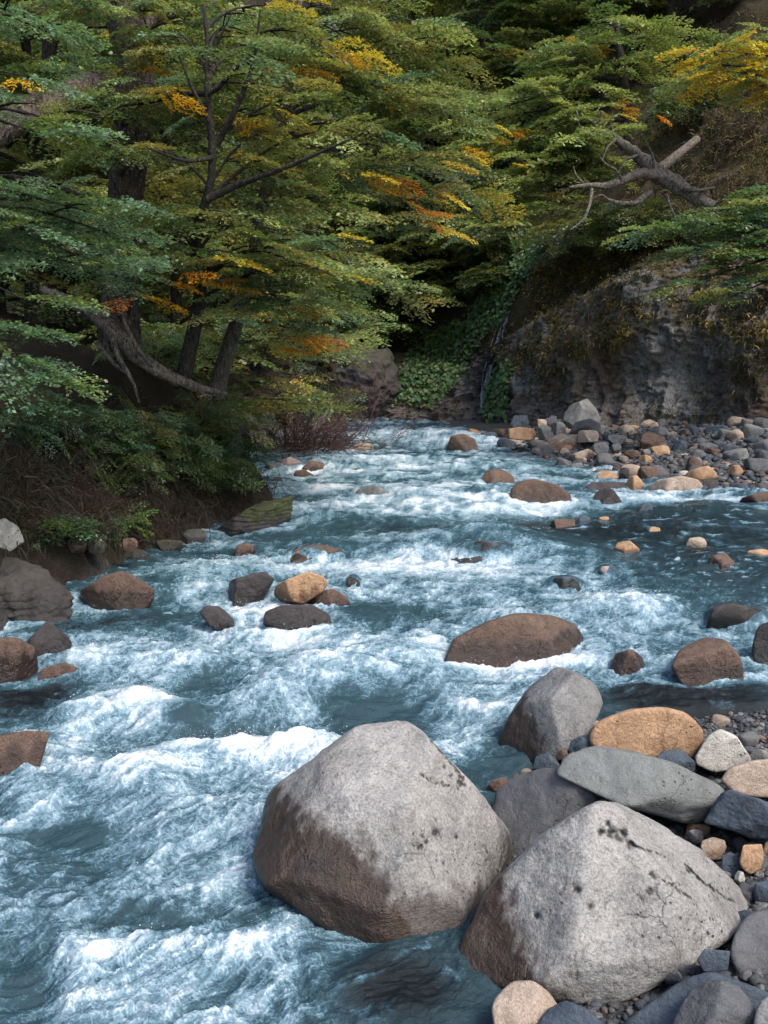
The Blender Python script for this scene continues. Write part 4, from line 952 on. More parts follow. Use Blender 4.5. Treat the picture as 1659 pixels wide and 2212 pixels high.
H += (1 - T) * 0.016 * rip
H = np.where(H > 0, H * damp, H) - 0.6 * np.where(y > 4.3, sstep(0.08, 0.4, en_w), sstep(0.25, 0.7, en_w))
F *= 0.35 + 0.65 * (1 - sstep(-0.5, -0.05, en_w))
F = np.clip(F - 0.10 * farw * F / 0.7 + 0.62 * ring + 0.10 * T * wv2 + 0.08 * T * np.clip(H / 0.12, -1, 1) + farw * T * (0.05 * wvf + 0.08 * wvg + 0.34 * nz(3.2, 1.1, 94, fbm, 3) - 0.06), 0, 1.1)
lump = fbm(np.stack([(x + 0.15 * warp1) / 0.26, (y + 0.15 * warp2) / 0.20, 0 * x], -1), 5, 85, 0.62)
wx1 = 0.10 * fbm(np.stack([x / 0.30, y / 0.30, 0 * x], -1), 2, 95); wx2 = 0.10 * fbm(np.stack([x / 0.30, y / 0.30, 0 * x + 9], -1), 2, 96)
def threads(sc, seed): return np.clip(1 - np.abs(fbm(np.stack([(n_ac + wx1) / sc, (s_al + wx2) / (1.5 * sc), 0 * x], -1), 2, seed, 0.5)) * 7.0, 0, 1)
lace = np.maximum(threads(0.26, 88), 0.8 * threads(0.13, 98))
lace = np.where(y > 12, threads(0.5, 99), lace)
calmF = 0.35 + 0.65 * sstep(0.15, 0.5, F)
foam = F + T * calmF * (0.05 * streak + 0.30 * lump + 0.17 * (lace - 0.25)) + (1 - T) * (0.03 * streak + 0.16 * lump + 0.10 * (lace - 0.25))
lumpf = fbm(np.stack([(n_ac) / 0.9, s_al / 0.45, 0 * x + 3], -1), 4, 100, 0.6)
foam += farw * T * calmF * 0.30 * lumpf
quiet = sstep(0.42, 0.15, F)
fleck = sstep(0.06, 0.42, fbm(np.stack([n_ac / np.where(y > 12, 0.42, 0.2), s_al / np.where(y > 12, 0.22, 0.12), 0 * x + 5], -1), 3, 101, 0.6))
foam += quiet * (0.50 * fleck + 0.20 * nz(1.2, 0.5, 102, fbm, 4)) * np.where(y > 9, 1.0, 0.55)  # white flecks, plus pale mottling that paints sky reflections into the quiet water
fo = sstep(0.4, 0.85, foam)
H += quiet * (1 - sstep(0.0, 0.3, en_w)) * np.where(y > 9.5, 0.045 * nz(0.75, 0.34, 103, ridged, 3) + 0.016 * nz(0.3, 0.14, 104, ridged, 2), 0.034 * nz(0.42, 0.17, 105, ridged, 3) + 0.012 * nz(0.13, 0.06, 106, ridged, 2))
near = np.clip(1.3 - y / 16, 0.15, 1)
bub = fbm(np.stack([x / 0.075, y / 0.065, 0 * x], -1), 3, 86, 0.6)
H += fo * damp * (0.030 * lump + 0.022 * near * bub + 0.012 * lace)
H += 0.010 * damp * nz(0.18, 0.10, 87, fbm, 2) * (1 - 0.6 * fo) + 0.002 * streak * T
H += (1 - T) * 0.012 * rip * (1 - sstep(0.0, 0.3, en_w))
Zw = SLOPE * y + H
WV = np.stack([x, y, Zw], -1)

def water_mat():
    k = NT('river_water')
    co = k.n('TexCoord').outputs['Object']
    fa = k.attr('foam')
    fuv = k.attr('flowuv', 'Vector')
    n1 = k.noise(k.scaled(fuv, (1.3, 0.9, 1)), 12, 5, 0.68, 0.0); n2 = k.noise(co, 70, 4, 0.75, 0.0)
    n3 = k.noise(co, 13, 3, 0.6, 0.9)
    fil = k.mapr(k.math('ABSOLUTE', k.math('SUBTRACT', n3, 0.5)), 0.0, 0.05, 1.0, 0.0)     # thin white threads
    act = k.mapr(fa, 0.12, 0.5)
    sig = k.math('ADD', fa, k.math('MULTIPLY', k.math('SUBTRACT', n1, 0.5), 0.22))
    n4 = k.noise(co, 24, 6, 0.72, 0.0)
    sig = k.math('ADD', sig, k.math('MULTIPLY', k.math('SUBTRACT', n4, 0.5), 0.46))
    sig = k.math('ADD', sig, k.math('MULTIPLY', k.math('SUBTRACT', n2, 0.5), 0.4))
    sig = k.math('ADD', sig, k.math('MULTIPLY', k.math('MULTIPLY', fil, act), 0.15))
    sig = k.math('ADD', k.math('MULTIPLY', k.math('SUBTRACT', sig, 0.52), 1.15), 0.47)
    body = k.ramp(sig, [(0.0, (0.006, 0.009, 0.011)), (0.20, (0.012, 0.021, 0.026)), (0.38, (0.036, 0.080, 0.102)), (0.54, (0.090, 0.165, 0.205)), (0.68, (0.19, 0.29, 0.345)), (0.84, (0.39, 0.475, 0.52)), (1.0, (0.66, 0.70, 0.72))])
    aer = k.mapr(k.attr('turb'), 0.45, 0.95)
    body = k.mix(k.math('MULTIPLY', k.math('MULTIPLY', aer, k.mapr(sig, 0.5, 0.1)), 0.72), body, (0.031, 0.072, 0.088))
    rough = k.ramp(sig, [(0.25, 0.09), (0.55, 0.3), (0.8, 0.65)])
    h = k.math('ADD', k.math('MULTIPLY', n1, 0.9), k.math('MULTIPLY', n2, 0.6))
    return k.done(body, rough, k.bump(h, 0.8, 0.022), 0.5, **{'IOR': 1.33})
M['water'] = water_mat()
wf = grid_faces(NR, NC)
river = link('river', make_mesh('river', WV, wf, M['water'], pattr={'foam': np.clip(foam, -0.3, 1.3), 'turb': T, 'flowuv': np.stack([n_ac, s_al, 0 * x], -1)}))
tag(river, 'fast blue river breaking into white rapids between the boulders', 'river', kind='structure')

# droplets thrown up by the breaking water
def spray():
    rng = np.random.RandomState(77)
    wgt = np.clip(fo, 0, 1) ** 3 * (y < 17) * (np.abs(x / y) < 0.5) * T * np.clip(1.2 * H / 0.15 + 0.35 + ring, 0.02, 1.5)
    wgt *= y * 0.02 * y * (en_w < -0.15)
    for (rx0, ry0, hx, hy, aw, top, rg) in ROCKS: wgt[((x - rx0) / (hx * 1.1 + 0.05)) ** 2 + ((y - ry0) / (hy * 1.1 + 0.05)) ** 2 < 1] = 0
    idx = rng.choice(len(x), 7000, p=wgt / wgt.sum())
    n = len(idx)
    oct_v = np.array([(1, 0, 0), (-1, 0, 0), (0, 1, 0), (0, -1, 0), (0, 0, 1), (0, 0, -1)], float)
    oct_f = np.array([(0, 2, 4), (2, 1, 4), (1, 3, 4), (3, 0, 4), (2, 0, 5), (1, 2, 5), (3, 1, 5), (0, 3, 5)])
    up = np.abs(rng.normal(size=n)) * 0.035
    c = WV[idx] + np.stack([rng.normal(size=n) * 0.03, rng.normal(size=n) * 0.03, up + 0.004], -1)
    r = (0.0011 + 0.0022 * rng.random_sample(n) ** 3) * np.clip(y[idx] / 6, 0.8, 1.6)
    V = (c[:, None, :] + oct_v[None] * (r[:, None, None] * rng.uniform(0.6, 1.6, (n, 1, 3)))).reshape(-1, 3)
    Fq = (oct_f[None] + (np.arange(n) * 6)[:, None, None]).reshape(-1, 3)
    k = NT('white_droplets'); m = k.done((0.85, 0.88, 0.9), 0.25)
    return tag(link('water_spray', make_mesh('water_spray', V, Fq, m)), 'fine white droplets flying above the breaking rapids', 'spray', kind='stuff')
spray()

# ------------------------------------------------------------------ vegetation
GREEN = np.array([(0.052, 0.080, 0.028), (0.066, 0.092, 0.028), (0.044, 0.070, 0.028)])
BLUE = np.array([(0.058, 0.100, 0.062), (0.048, 0.086, 0.048), (0.072, 0.112, 0.060)])
LIME = np.array([(0.122, 0.148, 0.056), (0.098, 0.126, 0.050), (0.145, 0.162, 0.056)])
OLIVE = np.array([(0.082, 0.084, 0.028), (0.062, 0.072, 0.026), (0.104, 0.098, 0.030)])
DARKG = np.array([(0.024, 0.040, 0.016), (0.020, 0.034, 0.015), (0.032, 0.048, 0.015)])
YEL = np.array([(0.26, 0.195, 0.022), (0.21, 0.17, 0.024), (0.30, 0.185, 0.018)])
ORA = np.array([(0.36, 0.155, 0.012), (0.33, 0.17, 0.014), (0.29, 0.10, 0.011)])
RUST = np.array([(0.15, 0.07, 0.02), (0.10, 0.06, 0.02)])

def make_spray(rng, gap=0.043, ll=0.068, lw=0.042):
    out = []
    def twig(p, a, L, z0):
        n = max(2, int(L / gap))
        for k in range(n):
            s = (k + 0.6) / n * L
            q = np.array([p[0] + math.cos(a) * s, p[1] + math.sin(a) * s])
            for sd in (1, -1):
                la = a + sd * rng.uniform(0.5, 1.0)
                l = ll * rng.uniform(0.7, 1.2); w = lw * rng.uniform(0.7, 1.2)
                dz = -0.22 * (q[0] ** 2) - 0.25 * abs(q[1]) ** 1.5 + rng.normal() * 0.018
                d = np.array([math.cos(la), math.sin(la), rng.normal() * 0.28 - 0.1])
                s2 = np.array([-math.sin(la), math.cos(la), rng.normal() * 0.45])
                b = np.array([q[0], q[1], dz])
                out.append([b, b + d * l * 0.5 + s2 * w * 0.5, b + d * l, b + d * l * 0.5 - s2 * w * 0.5])
    twig(np.zeros(2), 0, 1.0, 0)
    for k in range(11):
        t = 0.08 + 0.08 * k + rng.uniform(-0.02, 0.02); sd = 1 if k % 2 else -1
        twig(np.array([t, 0.0]), sd * rng.uniform(0.7, 1.05), (0.58 * (1 - t) ** 0.6 + 0.06) * rng.uniform(0.7, 1.15), 0)
    return np.array(out, f32)
_lr = np.random.RandomState(3)
LIB = [make_spray(_lr) for _ in range(10)]
LIBC = [make_spray(_lr, 0.070, 0.10, 0.060) for _ in range(10)]     # fewer, larger leaves for what stands far off

class Crown:
    def __init__(s, coarse=False): s.s = []; s.coarse = coarse
    def add(s, p, az, pitch, roll, sc, col): s.s.append((p[0], p[1], p[2], az, pitch, roll, sc, col[0], col[1], col[2]))
    def mesh(s, name, seed=0):
        rng = np.random.RandomState(seed + 17)
        a = np.array(s.s, float); lib = LIBC if s.coarse else LIB
        vs, cs = [], []
        pick = rng.randint(len(lib), size=len(a))
        for i, L in enumerate(lib):
            b = a[pick == i]
            if not len(b): continue
            ca, sa = np.cos(b[:, 3]), np.sin(b[:, 3]); cp, sp_ = np.cos(b[:, 4]), np.sin(b[:, 4]); cr, sr = np.cos(b[:, 5]), np.sin(b[:, 5])
            X = np.stack([ca * cp, sa * cp, sp_], 1)
            Y0 = np.stack([-sa, ca, 0 * sa], 1); Z0 = np.cross(X, Y0)
            Y = Y0 * cr[:, None] + Z0 * sr[:, None]; Z = np.cross(X, Y)
            R = np.stack([X, Y, Z], 1) * b[:, 6][:, None, None]            # rows are the axes
            v = np.einsum('lkc,scd->slkd', L, R) + b[:, None, None, :3]
            c = b[:, None, 7:10] * rng.uniform(0.7, 1.35, (len(b), len(L), 1)) * (1 + 0.12 * rng.normal(size=(len(b), len(L), 3)))
            vs.append(v.reshape(-1, 3)); cs.append(np.clip(c, 0.003, 0.8).reshape(-1, 3))
        V = np.concatenate(vs); C = np.minimum(np.concatenate(cs) * 1.95, 0.62)
        return make_mesh(name, V, np.arange(len(V)).reshape(-1, 4), M['leaf'], smooth=False, fattr={'col': C})

def mixcol(rng, pals):
    ws = np.array([w for _, w in pals]); p = pals[rng.choice(len(pals), p=ws / ws.sum())][0]
    return p[rng.randint(len(p))] * rng.uniform(0.8, 1.2)

def limb_sprays(crown, wood, path, rng, pals, sc=(0.6, 1.0), start=0.3, gap=0.55, sec=0.45, r0=0.035, seclen=None, both=True):
    path = np.asarray(path); n = len(path)
    L = np.linalg.norm(np.diff(path, axis=0), axis=1).sum()
    if wood is not None: wood.add(*tube(path, np.linspace(r0, 0.008, n), 5))
    k = max(2, int(L * (1 - start) / gap))
    for j in range(k + 1):
        s = start + (1 - start) * j / k
        f = s * (n - 1); i = min(int(f), n - 2); p = path[i] + (path[i + 1] - path[i]) * (f - i)
        t = path[i + 1] - path[i]; az = math.atan2(t[1], t[0])
        for sd in ((1, -1) if both else (1 if j % 2 else -1,)):
            a2 = az + sd * rng.uniform(0.6, 1.15)
            l2 = (sec * L * (1 - s) + 0.35) * rng.uniform(0.6, 1.1) if seclen is None else seclen * rng.uniform(0.5, 1.2)
            l2 = min(l2, 2.2)
            e = p + np.array([math.cos(a2) * l2, math.sin(a2) * l2, rng.uniform(-0.12, 0.10) * l2])
            if wood is not None and l2 > 0.3: wood.add(*tube([p, (p + e) / 2 + np.array([0, 0, 0.04 * l2]), e], [0.017, 0.012, 0.005], 3))
            m = max(1, int(round(l2 / 0.5)))
            for q in range(m):
                u = (q + 0.35) / m
                pp = p + (e - p) * u + rng.normal(size=3) * np.array([0.06, 0.06, 0.04])
                crown.add(pp, a2 + rng.normal() * 0.5, rng.normal() * 0.14 - 0.02, rng.normal() * 0.22, rng.uniform(*sc), mixcol(rng, pals))
    t = path[-1] - path[-2]
    crown.add(path[-1] - t * 0.3, math.atan2(t[1], t[0]), rng.normal() * 0.15, rng.normal() * 0.2, sc[1], mixcol(rng, pals))

def limb_to(p, q, rng, m=8, sag=0.12, wig=0.05):
    p, q = np.asarray(p, float), np.asarray(q, float); L = np.linalg.norm(q - p)
    s = np.linspace(0, 1, m)[:, None]
    path = p + (q - p) * s
    path[:, 2] += (4 * s * (1 - s))[:, 0] * sag * L
    w = rng.normal(size=(m, 3)) * wig * L / m * 2; w[0] = 0; w = np.cumsum(w, 0) * (s * 0.7)
    return path + w

def limb_free(p, az, L, rng, a=0.35, b=0.40):
    s = np.linspace(0, 1, 7)
    az_ = az + np.cumsum(rng.normal(size=7) * 0.10)
    st = L / 6
    x = np.concatenate([[0], np.cumsum(np.cos(az_[1:]) * st)]); y = np.concatenate([[0], np.cumsum(np.sin(az_[1:]) * st)])
    z = L * (a * s - b * s * s) + np.concatenate([[0], np.cumsum(rng.normal(size=6) * 0.03 * L)])
    return np.stack([p[0] + x, p[1] + y, p[2] + z], 1)

N_LEAF = 0
def finish_tree(name, label, cat, base, wood, crown, bark, seed, group=None, extra=None):
    base = np.asarray(base, float)
    root = link(name, None, loc=base); tag(root, label, cat, group)
    if wood is not None and wood.v:
        v, f = wood.arr()
        link('trunk' if cat == 'tree' else 'stems', make_mesh('trunk', v - base, f, M[bark]), root)
    if crown is not None and crown.s:
        me = crown.mesh('crown', seed); me.transform(Matrix.Translation([-float(t) for t in base]))
        link('crown' if cat == 'tree' else 'foliage', me, root)
    for nm, cr, lab in (extra or []):
        me = cr.mesh(nm, seed + 5); me.transform(Matrix.Translation([-float(t) for t in base]))
        o = link(nm, me, root)
        if lab: o['label'] = lab
    return root

def forest_tree(name, label, x, y, h, seed, pals, r=0.16, nl=26, L=(1.4, 2.8), tmin=0.12, sc=(0.6, 1.0), coarse=False, lean=(0, 0), azc=None, azs=1.6, gap=0.6, bark='bark', group=None, zmin=None):
    rng = np.random.RandomState(seed)
    zb = ground_at(x, y) - 0.15
    base = np.array([x, y, zb])
    s = np.linspace(0, 1, 9)
    tr = np.stack([x + lean[0] * s * h + np.cumsum(rng.normal(size=9)) * 0.02 * h * s, y + lean[1] * s * h + np.cumsum(rng.normal(size=9)) * 0.02 * h * s, zb + s * h], 1)
    wood = Acc(); wood.add(*tube(tr, r * (1 - 0.85 * s) * np.where(s == 0, 1.35, 1), 8, 0.05, rng))
    cr = Crown(coarse)
    vis_top = CAMZ + 0.46 * y + 1.5
    for k in range(nl):
        t = tmin + (1 - tmin) * ((k + rng.random_sample()) / nl)
        f = t * 8; i = min(int(f), 7); p = tr[i] + (tr[i + 1] - tr[i]) * (f - i)
        if p[2] > vis_top and rng.random_sample() < 0.75: continue
        az = rng.uniform(-math.pi, math.pi) if azc is None or rng.random_sample() < 0.3 else azc + rng.normal() * azs * 0.5
        ln = rng.uniform(*L) * (1.15 - 0.65 * t)
        limb_sprays(cr, wood, limb_free(p, az, ln, rng), rng, pals, sc=sc, gap=gap, r0=0.02 + 0.012 * ln, start=0.22)
    return finish_tree(name, label, 'tree', base, wood, cr, bark, seed, group)

R_ = np.random.RandomState(2024)
# --- far slope: trees standing behind one another up the hillside
FAR = [(-15, 47, 11), (-10.5, 46, 12), (-7, 45, 10), (-3.8, 44.5, 12), (-1, 44, 10), (1.6, 42, 11), (3.2, 39.5, 9), (4.6, 42, 11), (6.8, 41, 10), (9, 40, 10), (11.5, 39.5, 10),
       (-12, 53, 13), (-6, 52, 13), (0, 51, 13), (4, 50, 13), (8, 49.5, 13), (12.5, 48, 13), (16.5, 45, 12), (15, 38.5, 9), (18.5, 40, 11), (-18, 54, 14), (20, 50, 14), (2.2, 58, 15), (-9, 60, 15), (10, 58, 15), (18, 58, 15), (22, 43, 12), (25.5, 48, 14), (-2.5, 47.5, 12), (6, 45.5, 11), (-0.6, 41, 7), (1.4, 40, 6.5), (3.0, 42.5, 8)]
for i, (x_, y_, h_) in enumerate(FAR):
    right = x_ > 5
    pals = [(GREEN, 3), (LIME, 2), (DARKG, 2), (YEL, 0.25)] if right else [(DARKG, 1.5), (GREEN, 2), (OLIVE, 2.4), (LIME, 2), (YEL, 0.12)]
    forest_tree('forest_tree', ('bright green beech tree on the steep slope above the cliff' if right else 'dark green beech tree on the shaded slope behind the river'), x_, y_, h_, 400 + i, pals, r=0.17, nl=20, L=(1.8, 3.4), tmin=0.08, sc=(1.1, 1.7), coarse=True, azc=-math.pi / 2, azs=2.2, gap=0.95,
                group='beech trees high above the cliff' if right else 'beech trees on the slope behind the river')
# --- left bank: middle row
MID = [(-6.5, 17.5, 9, 'tall slim beech tree behind the two leaning trunks on the left bank'), (-4.3, 19.5, 8.5, 'beech tree with spreading tiers behind the pair of leaning trunks'), (-9.5, 20, 10, 'beech tree deep in the left forest behind the straight dark trunk'), (-7.2, 24, 11, 'broad green beech tree further up the left bank'),
       (-4.6, 25.5, 10, 'beech tree on the left bank above the bare bush'), (-11, 27, 12, 'tall beech tree at the back of the left forest'), (-14, 23, 11, 'shadowed beech tree at the left edge of the forest'), (-6.5, 31.5, 11, 'olive green beech tree leaning over the river bend'), (-10, 33.5, 12, 'beech tree by the river bend farther left'), (-2.8, 40.3, 8, 'dark beech tree on top of the small outcrop by the river bend'), (0.9, 44.0, 9, 'dark beech tree above the patch of broad green leaves'), (-14.5, 35, 13, 'big beech tree far back on the left')]
for i, (x_, y_, h_, lab) in enumerate(MID):
    forest_tree('beech_tree', lab, x_, y_, h_, 500 + i, [(GREEN, 2.4), (BLUE, 0.8), (OLIVE, 3), (DARKG, 0.8), (LIME, 2), (YEL, 0.2)], r=0.15, nl=30, L=(2.0, 4.0), tmin=0.1, sc=(0.8, 1.25), coarse=y_ > 22, azc=-0.9, azs=2.0, gap=0.7)

def tree_px(name, label, pts, radii, seed, bark='bark', targets=(), pals=None, auto=0, coarse=False, extra=None, sides=9, sc=(0.55, 0.95), extra_limbs=(), tr_rough=0.05, gap=0.55, azc=0.2, Lr=(1.2, 2.4), sag=0.12, tmin=0.25):
    """pts: (vx, vy, depth) down the trunk from its base; targets: (vx, vy, depth, start fraction) for limbs with leaves."""
    rng = np.random.RandomState(seed)
    w3 = resample([P(a, b, d) for a, b, d in pts], 22)
    rr = np.interp(np.linspace(0, 1, 22), np.linspace(0, 1, len(radii)), radii)
    wood = Acc(); wood.add(*tube(w3, rr, sides, tr_rough, rng))
    for el, er in extra_limbs:
        q = resample([P(a, b, d) for a, b, d in el], 14)
        wood.add(*tube(q, np.linspace(er[0], er[1], 14), 7, tr_rough, rng))
    cr = Crown(coarse)
    for tg in targets:
        a, b, d, t = tg[:4]
        f = t * 21; i = min(int(f), 20); p = w3[i] + (w3[i + 1] - w3[i]) * (f - i)
        path = limb_to(p, P(a, b, d), rng, sag=sag)
        limb_sprays(cr, wood, path, rng, tg[4] if len(tg) > 4 else pals, sc=sc, gap=gap, r0=0.014 + 0.010 * np.linalg.norm(path[-1] - p), start=0.35, sec=0.3)
    for k in range(auto):
        t = rng.uniform(tmin, 1); f = t * 21; i = min(int(f), 20)
        ln = rng.uniform(*Lr)
        limb_sprays(cr, wood, limb_free(w3[i], azc + rng.normal() * 1.1, ln, rng), rng, pals, sc=sc, gap=gap, r0=0.015 + 0.01 * ln, start=0.25)
    ex = []
    for nm, tgs, ep, lab in (extra or []):
        ec = Crown(coarse)
        for a, b, d, n_, s_ in tgs:
            c = P(a, b, d)
            for _ in range(n_): ec.add(c + rng.normal(size=3) * np.array([s_, 0.25, 0.3 * s_]), rng.uniform(-0.8, 0.8), rng.normal() * 0.15, rng.normal() * 0.25, rng.uniform(0.4, 0.7), mixcol(rng, ep))
        ex.append((nm, ec, lab))
    return finish_tree(name, label, 'tree', w3[0], wood, cr, bark, seed, None, ex)

LP = [(GREEN, 2.5), (BLUE, 1.6), (OLIVE, 2.2), (LIME, 0.8)]
MPAL = [(GREEN, 2.2), (OLIVE, 3), (BLUE, 0.7), (LIME, 2.2), (YEL, 0.2)]
# old giant with scaly bark on the left
tree_px('old_beech_tree', 'massive old beech with pale scaly bark and a heavy bent limb at the upper left', [(262, 760, 13.9), (258, 620, 13.9), (262, 480, 13.9), (285, 330, 13.9), (300, 180, 13.9), (275, 60, 13.9), (250, -120, 13.9)],
        [0.31, 0.26, 0.24, 0.25, 0.27, 0.25, 0.22], 601, 'oldbark', sides=14, tr_rough=0.06,
        extra_limbs=[([(285, 260, 13.9), (225, 175, 13.1), (130, 215, 12.5), (40, 255, 12.0), (-90, 330, 11.6)], (0.24, 0.17)), ([(285, 110, 13.9), (330, 40, 14.2), (400, 20, 14.0), (470, 10, 13.9)], (0.12, 0.05))],
        targets=[(20, 60, 12.6, 0.85), (200, 20, 13, 0.85), (420, 60, 13.2, 0.85), (360, 130, 13, 0.7), (180, 340, 12.6, 0.45), (340, 260, 13.4, 0.6), (300, 20, 13, 0.9)], pals=LP, auto=2,
        extra=[('autumn_leaves', [(310, 108, 12.9, 2, 0.25), (300, 165, 13, 2, 0.25), (15, 165, 12.3, 2, 0.25)], ORA is not None and [(ORA, 2), (YEL, 1)], 'orange autumn leaves')])
tree_px('dark_trunk_tree', 'straight dark trunk against a reddish gap at the left edge', [(105, 700, 19), (104, 500, 19), (106, 330, 19), (112, 120, 19), (118, -60, 19)], [0.28, 0.24, 0.23, 0.2, 0.17], 602, 'bark', pals=LP,
        targets=[(-40, 290, 17, 0.55), (220, 260, 17.5, 0.6), (40, 180, 17, 0.7), (200, 90, 18, 0.8)], auto=8, extra=[('autumn_leaves', [(45, 385, 20, 8, 0.6), (30, 340, 20, 4, 0.5), (165, 345, 19.6, 2, 0.2)], [(RUST, 2), (ORA, 1.2)], 'rust red autumn leaves')])
tree_px('thin_tree', 'thin dark trunk close beside the straight dark one at left', [(150, 720, 20.5), (148, 520, 20.5), (150, 400, 20.5), (158, 250, 20.5), (150, 60, 20.5)], [0.16, 0.13, 0.12, 0.1, 0.07], 603, 'bark', pals=LP, auto=12)
# the pair of leaning trunks on the bank
tree_px('young_beech_tree', 'young beech with a dark forked stem leaning right on the left bank', [(392, 845, 13.20), (405, 770, 13.20), (425, 690, 13.10), (440, 600, 12.80), (415, 520, 12.30), (450, 430, 11.80), (462, 360, 11.80), (466, 315, 11.80), (452, 262, 11.70), (442, 205, 11.70), (456, 140, 11.60), (450, 80, 11.60), (438, 10, 11.60)],
        [0.13, 0.11, 0.10, 0.09, 0.075, 0.065, 0.06, 0.055, 0.05, 0.045, 0.04, 0.03, 0.02], 604, 'bark',
        extra_limbs=[([(466, 315, 11.80), (500, 255, 11.60), (530, 190, 11.50), (552, 130, 11.40), (562, 20, 11.30)], (0.045, 0.012)), ([(452, 262, 11.70), (410, 180, 11.60), (385, 110, 11.50)], (0.03, 0.01)), ([(450, 430, 11.80), (520, 395, 11.60), (600, 370, 11.40), (690, 330, 11.20), (760, 300, 11.00)], (0.05, 0.012)), ([(455, 140, 11.60), (470, 90, 11.50), (500, 30, 11.40)], (0.025, 0.008)), ([(465, 340, 11.80), (400, 350, 11.40), (320, 320, 11.10)], (0.035, 0.01))],
        targets=[(560, 120, 12.2, 0.8), (640, 60, 12.2, 0.85), (480, 60, 12.1, 0.9), (380, 80, 12.2, 0.85), (330, 180, 12.1, 0.75), (350, 330, 12, 0.6), (560, 290, 11.9, 0.6), (650, 220, 12, 0.7), (700, 300, 11.9, 0.55), (560, 440, 12, 0.4), (640, 540, 12, 0.3), (500, 560, 11.9, 0.3), (700, 600, 12.2, 0.25), (420, 460, 11.9, 0.42), (300, 440, 11.8, 0.4), (320, 560, 11.8, 0.3), (560, 20, 12.2, 0.95), (440, 180, 11.9, 0.75)], pals=MPAL, auto=4, sc=(0.5, 0.85), azc=-0.6,
        extra=[('autumn_leaves', [(385, 605, 11.9, 4, 0.28), (460, 618, 11.9, 2, 0.2), (240, 660, 11.8, 1, 0.1), (280, 650, 11.8, 1, 0.1), (480, 245, 12.0, 3, 0.4), (560, 240, 12, 2, 0.3)], [(ORA, 2), (YEL, 1)], 'orange autumn leaves')])
tree_px('leaning_beech_tree', 'grey trunked beech leaning right at the end of the left bank', [(465, 855, 14.3), (485, 780, 14.3), (503, 720, 14.3), (530, 640, 14.2), (556, 540, 14.2), (560, 460, 14.1), (588, 370, 14.1), (610, 250, 14), (640, 110, 14), (650, -20, 14)],
        [0.15, 0.12, 0.11, 0.105, 0.10, 0.09, 0.08, 0.07, 0.05, 0.03], 605, 'greybark',
        targets=[(700, 150, 13.5, 0.8), (780, 60, 13.8, 0.85), (800, 190, 13.6, 0.75), (860, 120, 14, 0.8), (900, 240, 14, 0.7), (960, 330, 14.5, 0.65), (980, 230, 14.5, 0.7), (880, 350, 13.6, 0.6), (760, 380, 13.4, 0.55), (930, 430, 14.5, 0.55), (820, 470, 13.6, 0.5), (700, 460, 13.2, 0.5), (760, 560, 13.3, 0.42), (830, 620, 13.8, 0.38), (700, 640, 13, 0.35), (640, 700, 13.1, 0.3), (620, 590, 12.9, 0.4), (560, 670, 13, 0.3), (900, 40, 14.2, 0.9), (960, 140, 14.5, 0.85), (720, 20, 13.6, 0.95), (1000, 420, 15, 0.6), (650, 330, 13, 0.6), (780, 280, 13.4, 0.65)], pals=MPAL + [(LIME, 0.8)], auto=6, sc=(0.55, 0.95), azc=-0.4,
        extra=[('autumn_leaves', [(640, 150, 13, 8, 0.42), (575, 160, 13, 3, 0.25), (695, 138, 13, 3, 0.2), (632, 275, 13, 1, 0.12), (610, 735, 12.8, 6, 0.28), (595, 745, 12.8, 2, 0.2), (900, 460, 14, 7, 0.35), (985, 335, 14.6, 3, 0.25), (640, 660, 12.8, 2, 0.4), (850, 385, 13.6, 6, 0.6), (540, 370, 13.2, 3, 0.3)], [(ORA, 2), (YEL, 1.4)], 'orange autumn leaves')])
# branches reaching in from a tree outside the left edge
tree_px('edge_beech_tree', 'blue green beech boughs reaching in from the left edge', [(-420, 1100, 9.0), (-400, 800, 9), (-380, 500, 9), (-370, 200, 9), (-360, -100, 9)], [0.22, 0.18, 0.15, 0.12, 0.08], 606, 'bark',
        targets=[(60, 290, 9.2, 0.68), (150, 285, 9.4, 0.68), (40, 470, 9, 0.5), (130, 450, 9.3, 0.52), (240, 430, 9.8, 0.55), (250, 505, 9.9, 0.5), (150, 520, 9.4, 0.46), (100, 800, 8.9, 0.28), (60, 830, 8.8, 0.25), (20, 780, 8.7, 0.3), (30, 905, 8.7, 0.2), (60, 640, 9, 0.38), (235, 600, 10.6, 0.42), (270, 560, 10.8, 0.45), (70, 190, 10.2, 0.7), (10, 690, 8.8, 0.34), (90, 60, 9.4, 0.85), (10, 30, 9.1, 0.9)],
        pals=[(BLUE, 4), (GREEN, 1)], auto=0, sc=(0.45, 0.75), gap=0.5)
